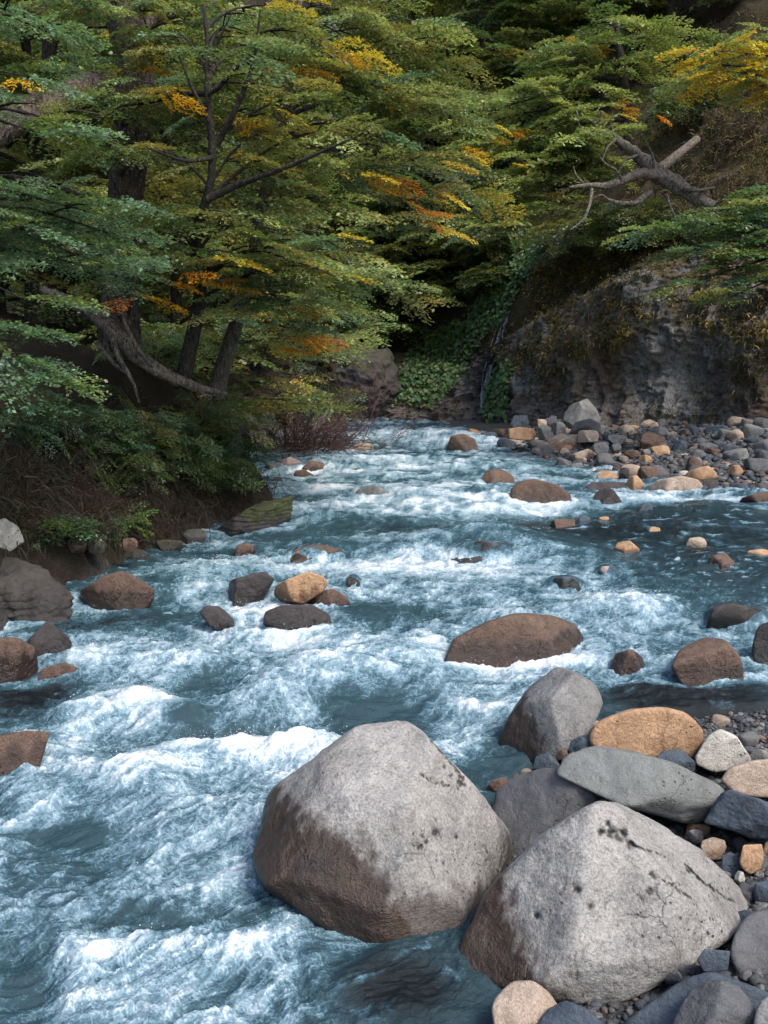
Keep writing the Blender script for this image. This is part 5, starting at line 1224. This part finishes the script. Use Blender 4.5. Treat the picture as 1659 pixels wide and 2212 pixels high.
# --- right side
RP = [(LIME, 4), (GREEN, 1.6), (OLIVE, 0.8)]
tree_px('cliff_beech_tree', 'bright yellow green beech spreading its tiers to the left over the cliff top', [(1358, 330, 28.5), (1354, 270, 28.5), (1350, 200, 28.4), (1338, 120, 28.3), (1330, 40, 28.3)], [0.22, 0.19, 0.16, 0.12, 0.07], 610, 'bark',
        targets=[(1015, 490, 26.5, 0.1), (1060, 430, 26.5, 0.15), (1030, 375, 26.5, 0.2), (1045, 330, 26.5, 0.25), (1030, 275, 26.8, 0.35), (1080, 235, 26.8, 0.45), (1140, 205, 27, 0.55), (1200, 150, 27.4, 0.65), (1190, 105, 27.6, 0.75), (1320, 48, 27.6, 0.9), (1400, 62, 27.8, 0.85), (1500, 62, 28, 0.8), (1440, 185, 28, 0.5), (1300, 380, 26.8, 0.08), (1240, 330, 26.6, 0.2), (1200, 455, 26.4, 0.06), (1100, 480, 26.4, 0.08), (1160, 400, 26.4, 0.15), (1250, 260, 27, 0.4), (1120, 290, 26.7, 0.35), (1180, 350, 26.5, 0.2), (1290, 180, 27.4, 0.6), (1230, 470, 26.4, 0.04), (1380, 130, 27.8, 0.7), (1100, 380, 26.4, 0.15), (1260, 100, 27.5, 0.8), (1180, 500, 26.2, 0.02), (1250, 310, 25.6, 0.15)],
        pals=[(LIME, 5), (GREEN, 1.0), (OLIVE, 0.6)], coarse=True, sc=(0.8, 1.25), gap=0.65, sag=0.05,
        extra=[('autumn_leaves', [(1255, 92, 27.2, 4, 0.4), (1320, 240, 26.8, 5, 0.5), (1080, 300, 26.3, 3, 0.4), (1190, 420, 26.2, 3, 0.25), (1140, 270, 26.5, 3, 0.4), (1055, 365, 26.2, 3, 0.3)], [(YEL, 2), (ORA, 1)], 'orange autumn leaves')])
tree_px('yellow_beech_tree', 'golden yellow beech boughs reaching in from the right edge', [(1820, 420, 25), (1800, 300, 25), (1790, 180, 25), (1780, 60, 25)], [0.18, 0.15, 0.12, 0.08], 611, 'bark',
        targets=[(1500, 95, 24, 0.75), (1520, 130, 24, 0.65), (1500, 172, 24, 0.55), (1560, 150, 24, 0.6), (1640, 65, 24, 0.9), (1600, 110, 24, 0.75), (1620, 180, 24, 0.5), (1660, 140, 24, 0.6), (1570, 95, 24, 0.8)],
        pals=[(YEL, 3), (LIME, 2.6)], coarse=True, sc=(0.6, 1.0), gap=0.75, sag=0.03)
tree_px('edge_cliff_tree', 'deep green beech boughs hanging over the cliff from the right edge', [(1850, 640, 22), (1840, 520, 22), (1830, 380, 22), (1830, 250, 22)], [0.18, 0.15, 0.12, 0.08], 612, 'bark',
        targets=[(1385, 500, 21, 0.45), (1440, 490, 21, 0.5), (1500, 460, 21, 0.55), (1480, 545, 21, 0.4), (1500, 600, 20.5, 0.3), (1560, 640, 20.5, 0.25), (1600, 470, 21, 0.55), (1650, 420, 21, 0.65), (1640, 600, 20.5, 0.3), (1560, 520, 20.8, 0.45), (1600, 560, 20.8, 0.4), (1660, 500, 20.8, 0.5), (1650, 550, 20.6, 0.4)],
        pals=[(BLUE, 2.2), (GREEN, 2), (LIME, 0.7)], coarse=True, sc=(0.6, 0.95), gap=0.62, sag=0.02)

def shrub(name, label, base, size, seed, pals, n=60, coarse=False, squash=0.7, sc=(0.35, 0.6), group=None):
    rng = np.random.RandomState(seed); cr = Crown(coarse); wood = Acc(); base = np.asarray(base, float)
    for k in range(n):
        a = rng.uniform(-math.pi, math.pi); el = rng.uniform(0.1, 1.4); L = size * rng.uniform(0.45, 1.0)
        e = base + L * np.array([math.cos(a) * math.cos(el), math.sin(a) * math.cos(el), squash * math.sin(el)])
        if k % 3 == 0: wood.add(*tube(limb_to(base, e, rng, 5, 0.08), np.linspace(0.014, 0.004, 5), 3))
        for _ in range(2): cr.add(e + rng.normal(size=3) * 0.12 * size, a + rng.normal() * 0.7, rng.normal() * 0.3 - 0.15, rng.normal() * 0.35, rng.uniform(*sc), mixcol(rng, pals))
    return finish_tree(name, label, 'shrub', base, wood, cr, 'bark', seed, group)
def on(vx, vy, lift=0.0):
    p, n = hit(vx, vy); return p + np.array([0, 0, lift])
SHR = [(230, 970, 0.8, 'green leafed shrub on the left bank nearest the hanging twigs', [(BLUE, 2), (DARKG, 2), (GREEN, 1)], 45), (330, 985, 0.95, 'leafy shrub in the middle of the left bank below the fallen trunk', [(GREEN, 2), (BLUE, 1), (OLIVE, 1), (YEL, 0.1)], 55), (430, 930, 0.8, 'olive shrub with a few yellow leaves at the foot of the leaning trunks', [(OLIVE, 2), (GREEN, 2), (DARKG, 1), (YEL, 0.25)], 55),
       (160, 930, 0.7, 'dark shrub above the dry twigs near the left edge', [(DARKG, 3), (GREEN, 1)], 40), (270, 1030, 0.55, 'low green shrub among the hanging twigs of the left bank', [(GREEN, 2), (DARKG, 2)], 35), (395, 1010, 0.65, 'bushy green shrub right of the hanging twigs', [(GREEN, 2), (DARKG, 2), (BLUE, 1)], 40), (530, 965, 0.6, 'dark shrub at the tip of the left bank', [(DARKG, 3), (OLIVE, 1)], 40), (470, 1000, 0.75, 'dense dark shrub hanging over the mossy ledge', [(DARKG, 3), (GREEN, 1)], 45), (440, 1030, 0.6, 'small green shrub low on the left bank above the water', [(GREEN, 2), (DARKG, 2)], 45), (60, 940, 0.6, 'dark shrub at the left edge under the blue green boughs', [(DARKG, 3), (BLUE, 1)], 40), (330, 780, 0.9, 'fern green shrub behind the fallen grey trunk', [(GREEN, 2), (LIME, 0.6), (BLUE, 1)], 45), (590, 1050, 0.45, 'tiny green plant between the mossy ledge and the shore stones', [(GREEN, 2), (DARKG, 1)], 20), (110, 1150, 0.25, 'low dark leafy plant among the left bank stones', [(DARKG, 2), (BLUE, 1)], 20), (245, 1140, 0.28, 'broad leafed green plant at the waterline of the left bank', [(GREEN, 2), (BLUE, 1)], 18)]
for i, (a, b, s_, lab, pl, n_) in enumerate(SHR):
    shrub('shrub', lab, on(a, b), s_, 700 + i, pl, n_, sc=(0.3, 0.52))
SHR2 = [(1500, 265, 1.6, 'round dark green bush on the dry slope above the fallen tree'), (1230, 545, 1.5, 'dark bush on the cliff rim left of the pale lichen face'), (1330, 505, 1.3, 'mossy dark bush on the cliff rim below the dead tree'), (1420, 520, 1.3, 'dark bush on the cliff rim under the green boughs'), (800, 720, 1.5, 'olive bush on the small outcrop by the river bend'), (960, 560, 1.8, 'dark bush high in the shaded gully'), (900, 620, 1.5, 'dark bush on the bare slope behind the leaning beech boughs'), (975, 640, 1.3, 'small dark bush on the upper edge of the broad leaf patch'), (1040, 560, 1.5, 'dark bush on the slope just above the trickle of water'), (1085, 545, 1.2, 'small shaded bush on the slope right of the cleft'), (1060, 610, 1.0, 'low bush at the top edge of the broad leaf patch'), (1075, 480, 1.7, 'shaded bush beneath the bright beech tiers'), (870, 720, 1.1, 'low dark bush at the lower left of the broad leaf patch'), (1010, 480, 1.8, 'dark bush in the cleft under the bright beech'), (700, 800, 1.3, 'brownish bush behind the bare bush at the river bend'), (640, 800, 1.3, 'dark bush upstream of the leaning trunks')]
for i, (a, b, s_, lab) in enumerate(SHR2):
    shrub('bush', lab, on(a, b), s_, 730 + i, [(DARKG, 3), (OLIVE, 1.3), (GREEN, 0.8)], 60, coarse=True, sc=(0.6, 0.95))

# --- bare twigs
def twig_clump(name, label, bases, dirs, L, seed, mat, nsub=7, droop=0.0, r=0.012, cat='branches', spread=0.6, gens=2):
    rng = np.random.RandomState(seed); w = Acc()
    def grow(p, d, L, r, g):
        n = 6; pts = [p]; d = d / np.linalg.norm(d)
        for k in range(n - 1):
            d = d + rng.normal(size=3) * 0.22 + np.array([0, 0, -droop * 0.25]); d /= np.linalg.norm(d)
            pts.append(pts[-1] + d * L / (n - 1))
        w.add(*tube(pts, np.linspace(r, r * 0.35, n), 4 if g == gens else 3, cap=False))
        if g > 0:
            for _ in range(nsub):
                i = rng.randint(1, n); a = rng.normal(size=3) * spread
                grow(np.array(pts[i]), (np.array(pts[i]) - np.array(pts[i - 1])) / (L / (n - 1)) + a, L * rng.uniform(0.3, 0.6), r * 0.5, g - 1)
    for b, d in zip(bases, dirs): grow(np.asarray(b, float), np.asarray(d, float), L * rng.uniform(0.7, 1.2), r, gens)
    v, f = w.arr(); base = np.asarray(bases[0], float)
    return tag(link(name, make_mesh(name, v - base, f, M[mat]), loc=base), label, cat)
rb = np.random.RandomState(88)
bb = P(655, 1000, 24.3)
twig_clump('bare_bush', 'leafless reddish bush sprawling over the water at the river bend', [bb + rb.normal(size=3) * np.array([0.5, 0.4, 0.12]) for _ in range(60)], [np.array([rb.normal() * 0.9 + 0.15, rb.normal() * 0.4 - 0.2, abs(rb.normal()) * 0.8 + 0.35]) for _ in range(60)], 1.9, 801, 'redtwig', 7, 0.12, 0.020, 'bush')
bb2 = P(700, 960, 25.5)
twig_clump('bare_branch', 'thin bare branch arching right from the reddish bush over the rapids', [bb2 + rb.normal(size=3) * 0.1 for _ in range(7)], [np.array([1.0, rb.normal() * 0.3, rb.normal() * 0.35 + 0.1]) for _ in range(7)], 1.3, 802, 'redtwig', 6, 0.1, 0.014)
bb3 = P(600, 800, 27)
twig_clump('brush_pile', 'tangle of grey brown brush above the pale boulders at the river bend', [bb3 + rb.normal(size=3) * np.array([0.7, 0.4, 0.3]) for _ in range(26)], [np.array([rb.normal(), rb.normal() * 0.4 - 0.3, rb.normal() * 0.5]) for _ in range(26)], 1.6, 803, 'redtwig', 6, 0.25, 0.014)
HANG = [(140, 1050, 'pale dead twigs hanging down the left bank nearest the edge'), (175, 1080, 'tangle of dry twigs hanging beside the broad leafed plant'), (300, 1080, 'dead twigs trailing to the water in the middle of the left bank'), (60, 1040, 'dry brown twigs under the left edge shrub'), (240, 1010, 'dark dry twigs beneath the leafy shrub'), (380, 1090, 'fine dead twigs left of the mossy ledge'), (480, 1000, 'brown twigs under the leaning trunks'), (110, 940, 'dead twigs high on the left bank'), (540, 1010, 'dry twigs at the tip of the left bank'), (320, 930, 'thin dry twigs under the fallen trunk'), (150, 1120, 'brown rootlets trailing over the stones at the left of the bank'), (340, 1120, 'dark rootlets hanging to the waterline left of the mossy ledge'), (220, 1090, 'matted dry roots above the broad leafed plant')]
for i, (a, b, lab) in enumerate(HANG):
    p = on(a, b)
    twig_clump('dead_twigs', lab, [p + np.array([rb.normal() * 0.3, -0.1, rb.normal() * 0.25]) for _ in range(20)], [np.array([rb.normal() * 0.7, -0.6, rb.normal() * 0.5 - 0.1]) for _ in range(20)], 0.62, 810 + i, 'twig', 5, 0.75, 0.006)

# --- fallen wood
def log(name, label, paths, seed, mat, sides=14, rough=0.14, cat='log'):
    rng = np.random.RandomState(seed); w = Acc(); first = None
    for pts, rad in paths:
        m = max(12, 5 * len(pts)); q = resample([P(*a) for a in pts], m)
        if first is None: first = q[0]
        w.add(*tube(q, np.interp(np.linspace(0, 1, m), np.linspace(0, 1, len(rad)), rad), sides, rough, rng))
    v, f = w.arr(); n = len(v)
    v = v + (0.012 * fbm(v * np.array([9, 9, 9.0]), 3, seed)[:, None] * rng.normal(size=3)[None])
    return tag(link(name, make_mesh(name, v - first, f, M[mat]), loc=first), label, cat)
log('fallen_trunk', 'weathered grey fallen trunk curving down the left bank to the leaning trees', [([(90, 625, 13.6), (140, 645, 13.4), (190, 670, 13.2), (235, 705, 13.0), (285, 760, 12.9), (340, 800, 12.9), (400, 828, 13.0), (450, 842, 13.2), (490, 850, 13.6)], [0.05, 0.07, 0.09, 0.11, 0.115, 0.10, 0.075, 0.045, 0.025]),
    ([(240, 720, 12.9), (255, 770, 12.7), (290, 830, 12.6), (300, 870, 12.6)], [0.04, 0.035, 0.025, 0.012]), ([(210, 740, 13), (250, 790, 12.8), (280, 810, 12.7)], [0.035, 0.03, 0.015]), ([(330, 790, 12.8), (300, 760, 12.6), (270, 700, 12.6), (262, 650, 12.7)], [0.03, 0.03, 0.025, 0.02])], 901, 'deadwood')
log('dead_tree', 'fallen dead tree with forked lichen covered limbs on the cliff top', [([(1545, 446, 25.2), (1510, 432, 25.4), (1469, 405, 25.6), (1414, 370, 25.7), (1379, 335, 25.8), (1329, 298, 25.9), (1295, 278, 26), (1270, 255, 26)], [0.12, 0.17, 0.21, 0.20, 0.15, 0.11, 0.08, 0.04]),
    ([(1420, 378, 25.6), (1385, 374, 25.3), (1345, 390, 25.1), (1309, 402, 25), (1264, 400, 24.8), (1230, 405, 24.6)], [0.13, 0.13, 0.11, 0.09, 0.06, 0.03]), ([(1405, 415, 25.5), (1372, 440, 25.2), (1340, 440, 25), (1312, 430, 24.9)], [0.09, 0.08, 0.06, 0.03]),
    ([(1469, 405, 25.4), (1510, 412, 25.1), (1545, 405, 25)], [0.09, 0.05, 0.02]), ([(1300, 285, 25.9), (1296, 255, 25.8), (1300, 240, 25.7)], [0.07, 0.05, 0.03]), ([(1295, 285, 25.9), (1270, 290, 25.7), (1250, 270, 25.6), (1246, 240, 25.5)], [0.05, 0.04, 0.03, 0.02]), ([(1279, 405, 24.9), (1275, 440, 24.7), (1262, 475, 24.6), (1232, 497, 24.5)], [0.05, 0.04, 0.03, 0.015]), ([(1440, 420, 25.3), (1450, 450, 25.1), (1462, 475, 25)], [0.03, 0.025, 0.015]), ([(1330, 300, 25.8), (1310, 320, 25.5), (1300, 350, 25.4)], [0.04, 0.03, 0.02]), ([(1379, 335, 25.7), (1350, 345, 25.4), (1335, 375, 25.2), (1318, 380, 25.1)], [0.04, 0.03, 0.02, 0.01]), ([(1345, 390, 25.0), (1330, 365, 24.9), (1308, 355, 24.8), (1290, 330, 24.8)], [0.035, 0.025, 0.018, 0.01]), ([(1414, 370, 25.6), (1410, 335, 25.4), (1395, 305, 25.3)], [0.045, 0.03, 0.012]), ([(1264, 400, 24.8), (1245, 380, 24.7), (1238, 360, 24.7)], [0.03, 0.02, 0.01]), ([(1312, 430, 24.9), (1300, 420, 24.8), (1285, 425, 24.8)], [0.03, 0.02, 0.01]), ([(1510, 425, 25.2), (1530, 395, 25.1), (1570, 380, 25), (1600, 365, 25)], [0.04, 0.03, 0.02, 0.01]), ([(1329, 298, 25.8), (1318, 262, 25.7), (1325, 240, 25.6)], [0.035, 0.02, 0.01])], 902, 'deadwood', rough=0.17, cat='dead tree')
log('bare_log', 'straight bare grey log propped behind the dead tree', [([(1415, 374, 26.4), (1460, 338, 26.8), (1506, 300, 27.2)], [0.14, 0.13, 0.11])], 903, 'deadwood', rough=0.03)

# --- plants clinging to the rock
def inpoly(px, py, poly):
    ins = np.zeros(len(px), bool); poly = np.array(poly, float)
    for (ax, ay), (bx, by) in zip(poly, np.roll(poly, -1, 0)):
        ins ^= ((ay > py) != (by > py)) & (px < (bx - ax) * (py - ay) / (by - ay + 1e-9) + ax)
    return ins
def spots(poly, n, rng):
    poly = np.array(poly, float); lo, hi = poly.min(0), poly.max(0); out = []
    while len(out) < n:
        q = rng.uniform(lo, hi, (n, 2)); q = q[inpoly(q[:, 0], q[:, 1], poly)]
        for a, b in q:
            p, nn = hit(a, b)
            if p is not None: out.append((p, nn))
            if len(out) >= n: break
    return out
def leaves_on(name, label, polys, size, seed, pals, kindname='ground cover'):
    rng = np.random.RandomState(seed); V, C = [], []
    for poly, n in polys:
        for p, nn in spots(poly, n, rng):
            if nn[1] > 0: nn = -nn
            out = p + nn * rng.uniform(0.02, 0.22) + rng.normal(size=3) * 0.05
            d = np.array([rng.normal() * 0.5, -0.5 + rng.normal() * 0.3, -0.75 + rng.normal() * 0.35]); d /= np.linalg.norm(d)
            s = np.cross(d, nn + np.array([0, -0.3, 0.7]) + rng.normal(size=3) * 0.35); s /= np.linalg.norm(s)
            l = size * rng.uniform(0.6, 1.3)
            V += [out, out + d * l * 0.45 + s * l * 0.42, out + d * l, out + d * l * 0.45 - s * l * 0.42]
            C.append(mixcol(rng, pals))
    me = make_mesh(name, np.array(V), np.arange(len(V)).reshape(-1, 4), M['ivy'], smooth=False, fattr={'col': np.array(C)})
    return tag(link(name, me), label, kindname, kind='stuff')
IVY = np.array([(0.065, 0.150, 0.040), (0.050, 0.125, 0.038), (0.10, 0.17, 0.04)])
leaves_on('broad_leaf_cover', 'broad green leaves draping the wet gully left of the cliff', [([(838, 862), (870, 780), (905, 735), (960, 700), (1010, 680), (1060, 612), (1105, 540), (1140, 545), (1132, 600), (1092, 690), (1060, 715), (1020, 770), (1000, 820), (940, 872), (890, 876)], 3600), ([(1042, 890), (1066, 810), (1090, 760), (1102, 790), (1092, 900), (1050, 908)], 800), ([(1100, 560), (1140, 470), (1180, 520), (1150, 600)], 500)], 0.17, 951, [(IVY, 3), (LIME, 0.5), (DARKG, 0.6)])

def grass_on(name, label, polys, seed, pals, L=(0.15, 0.45), wid=0.022, hang=0.6):
    rng = np.random.RandomState(seed); V, C = [], []
    for poly, n, cl in polys:
        base = spots(poly, max(1, n // cl), rng)
        for p, nn in base:
            if nn[1] > 0: nn = -nn
            col = mixcol(rng, pals)
            for _ in range(cl):
                o = p + rng.normal(size=3) * 0.10
                d = nn * 0.6 + np.array([0, 0, 0.5 - hang]) + rng.normal(size=3) * 0.45; d /= np.linalg.norm(d)
                l = rng.uniform(*L); s = np.cross(d, rng.normal(size=3)); s /= np.linalg.norm(s) + 1e-9; s *= wid * rng.uniform(0.6, 1.3)
                m = o + d * l * 0.55; e = m + (d + np.array([0, 0, -hang * 1.3])) * l * 0.5
                V += [o - s, o + s, m + s * 0.8, m - s * 0.8, m - s * 0.8, m + s * 0.8, e + s * 0.15, e - s * 0.15]
                c = col * rng.uniform(0.6, 1.4); C += [c, c]
    me = make_mesh(name, np.array(V), np.arange(len(V)).reshape(-1, 4), M['grass'], smooth=False, fattr={'col': np.array(C)})
    return tag(link(name, me), label, 'grass', kind='stuff')
OCH = np.array([(0.26, 0.17, 0.040), (0.20, 0.125, 0.032), (0.32, 0.22, 0.05)]); BRN = np.array([(0.055, 0.036, 0.018), (0.08, 0.05, 0.024)]); OLV = np.array([(0.095, 0.095, 0.022), (0.07, 0.075, 0.02)])
grass_on('cliff_grass', 'ochre grass and moss hanging in bands from the ledges of the cliff',
         [([(1105, 800), (1110, 700), (1150, 650), (1290, 640), (1400, 650), (1420, 690), (1330, 740), (1220, 790), (1180, 840)], 7000, 12), ([(1190, 540), (1300, 520), (1440, 540), (1440, 590), (1360, 640), (1300, 600), (1230, 600)], 2600, 12), ([(1430, 600), (1560, 640), (1659, 640), (1659, 720), (1540, 720), (1450, 690)], 2000, 12), ([(1400, 880), (1500, 850), (1600, 900), (1400, 930)], 500, 12), ([(1560, 700), (1659, 720), (1659, 860), (1580, 850)], 900, 12), ([(720, 800), (760, 740), (850, 750), (840, 800)], 700, 12), ([(860, 870), (1000, 860), (1010, 900), (880, 905)], 500, 12), ([(1060, 700), (1110, 690), (1100, 780), (1075, 790)], 700, 12), ([(1130, 640), (1170, 560), (1340, 540), (1320, 610), (1180, 690)], 5200, 14)], 961, [(OCH, 1.5), (BRN, 1.6), (OLV, 2.6)], (0.05, 0.17), 0.016)
grass_on('slope_grass', 'long dry brown grass covering the steep slope above the cliff', [([(1380, 330), (1500, 200), (1659, 120), (1720, 300), (1720, 560), (1500, 560), (1330, 520)], 15000, 16), ([(1250, 560), (1330, 430), (1480, 470), (1480, 560)], 2500, 12), ([(1380, 100), (1659, 0), (1659, 130), (1420, 260)], 2500, 12)], 962, [(BRN * 0.7, 2), (OCH * 0.5, 1.6), (OLV * 0.7, 1.6)], (0.10, 0.30), 0.014, 0.6)
grass_on('bank_litter', 'dark dead stems and rootlets matted over the left bank', [([(0, 900), (200, 860), (420, 880), (560, 950), (580, 1060), (440, 1130), (250, 1170), (0, 1180)], 8000, 16)], 963, [(BRN * 0.45, 3), (DARKG * 0.6, 1.5), (RUST * 0.3, 0.6)], (0.08, 0.28), 0.006, 0.7)

# --- thin waterfall in the gully
def waterfall():
    rng = np.random.RandomState(5); w = Acc()
    for k in range(9):
        o = rng.normal() * 5
        pts = []
        for (a, b) in [(1098, 672), (1088, 700), (1076, 735), (1064, 775), (1052, 815), (1046, 850), (1042, 885)]:
            p, nn = hit(a + o + rng.normal() * 3, b)
            if p is None: continue
            if nn[1] > 0: nn = -nn
            pts.append(p + nn * 0.03)
        w.add(*tube(resample(pts, 24), np.abs(rng.normal(size=24)) * 0.013 + 0.004, 5))
    v, f = w.arr()
    k = NT('falling_water'); m = k.done((0.2, 0.24, 0.27), 0.15)
    return tag(link('waterfall', make_mesh('waterfall', v, f, m)), 'thin trickle of water sliding down the dark gully', 'waterfall')
waterfall()

# ------------------------------------------------------------------ camera, sun, sky
cam = bpy.data.cameras.new('camera'); cam.sensor_fit = 'VERTICAL'; cam.sensor_height = 36.0
cam.lens = 36.0 * FV / 2212.0; cam.clip_end = 500; cam.clip_start = 0.05
co = bpy.data.objects.new('camera', cam); COL.objects.link(co)
co.location = (0, 0, CAMZ); co.rotation_euler = (math.pi / 2 - TH, 0, 0)
scene.camera = co
SUN_EL, SUN_AZ = math.radians(52), math.radians(134)      # azimuth clockwise from +Y: right and a little behind the camera
sd = Vector((math.sin(SUN_AZ) * math.cos(SUN_EL), math.cos(SUN_AZ) * math.cos(SUN_EL), math.sin(SUN_EL)))
sl = bpy.data.lights.new('sun', 'SUN'); sl.energy = 1.6; sl.angle = math.radians(18); sl.color = (1.0, 0.95, 0.87)
so = bpy.data.objects.new('sun', sl); COL.objects.link(so)
so.rotation_euler = sd.to_track_quat('Z', 'Y').to_euler(); so.location = (10, -10, 30)
w = bpy.data.worlds.new('World'); scene.world = w; w.use_nodes = True
nt = w.node_tree
bg = nt.nodes['Background']
sky = nt.nodes.new('ShaderNodeTexSky'); sky.sky_type = 'NISHITA'; sky.sun_disc = False
sky.sun_elevation = SUN_EL; sky.sun_rotation = SUN_AZ; sky.air_density = 1.0; sky.dust_density = 2.5
nt.links.new(sky.outputs[0], bg.inputs[0]); bg.inputs[1].default_value = 0.15
scene.view_settings.view_transform = 'Standard'; scene.view_settings.look = 'None'
scene.view_settings.gamma = 1.0; scene.view_settings.exposure = 1.12
scene.cycles.max_bounces = 6; scene.cycles.diffuse_bounces = 3; scene.cycles.transmission_bounces = 4
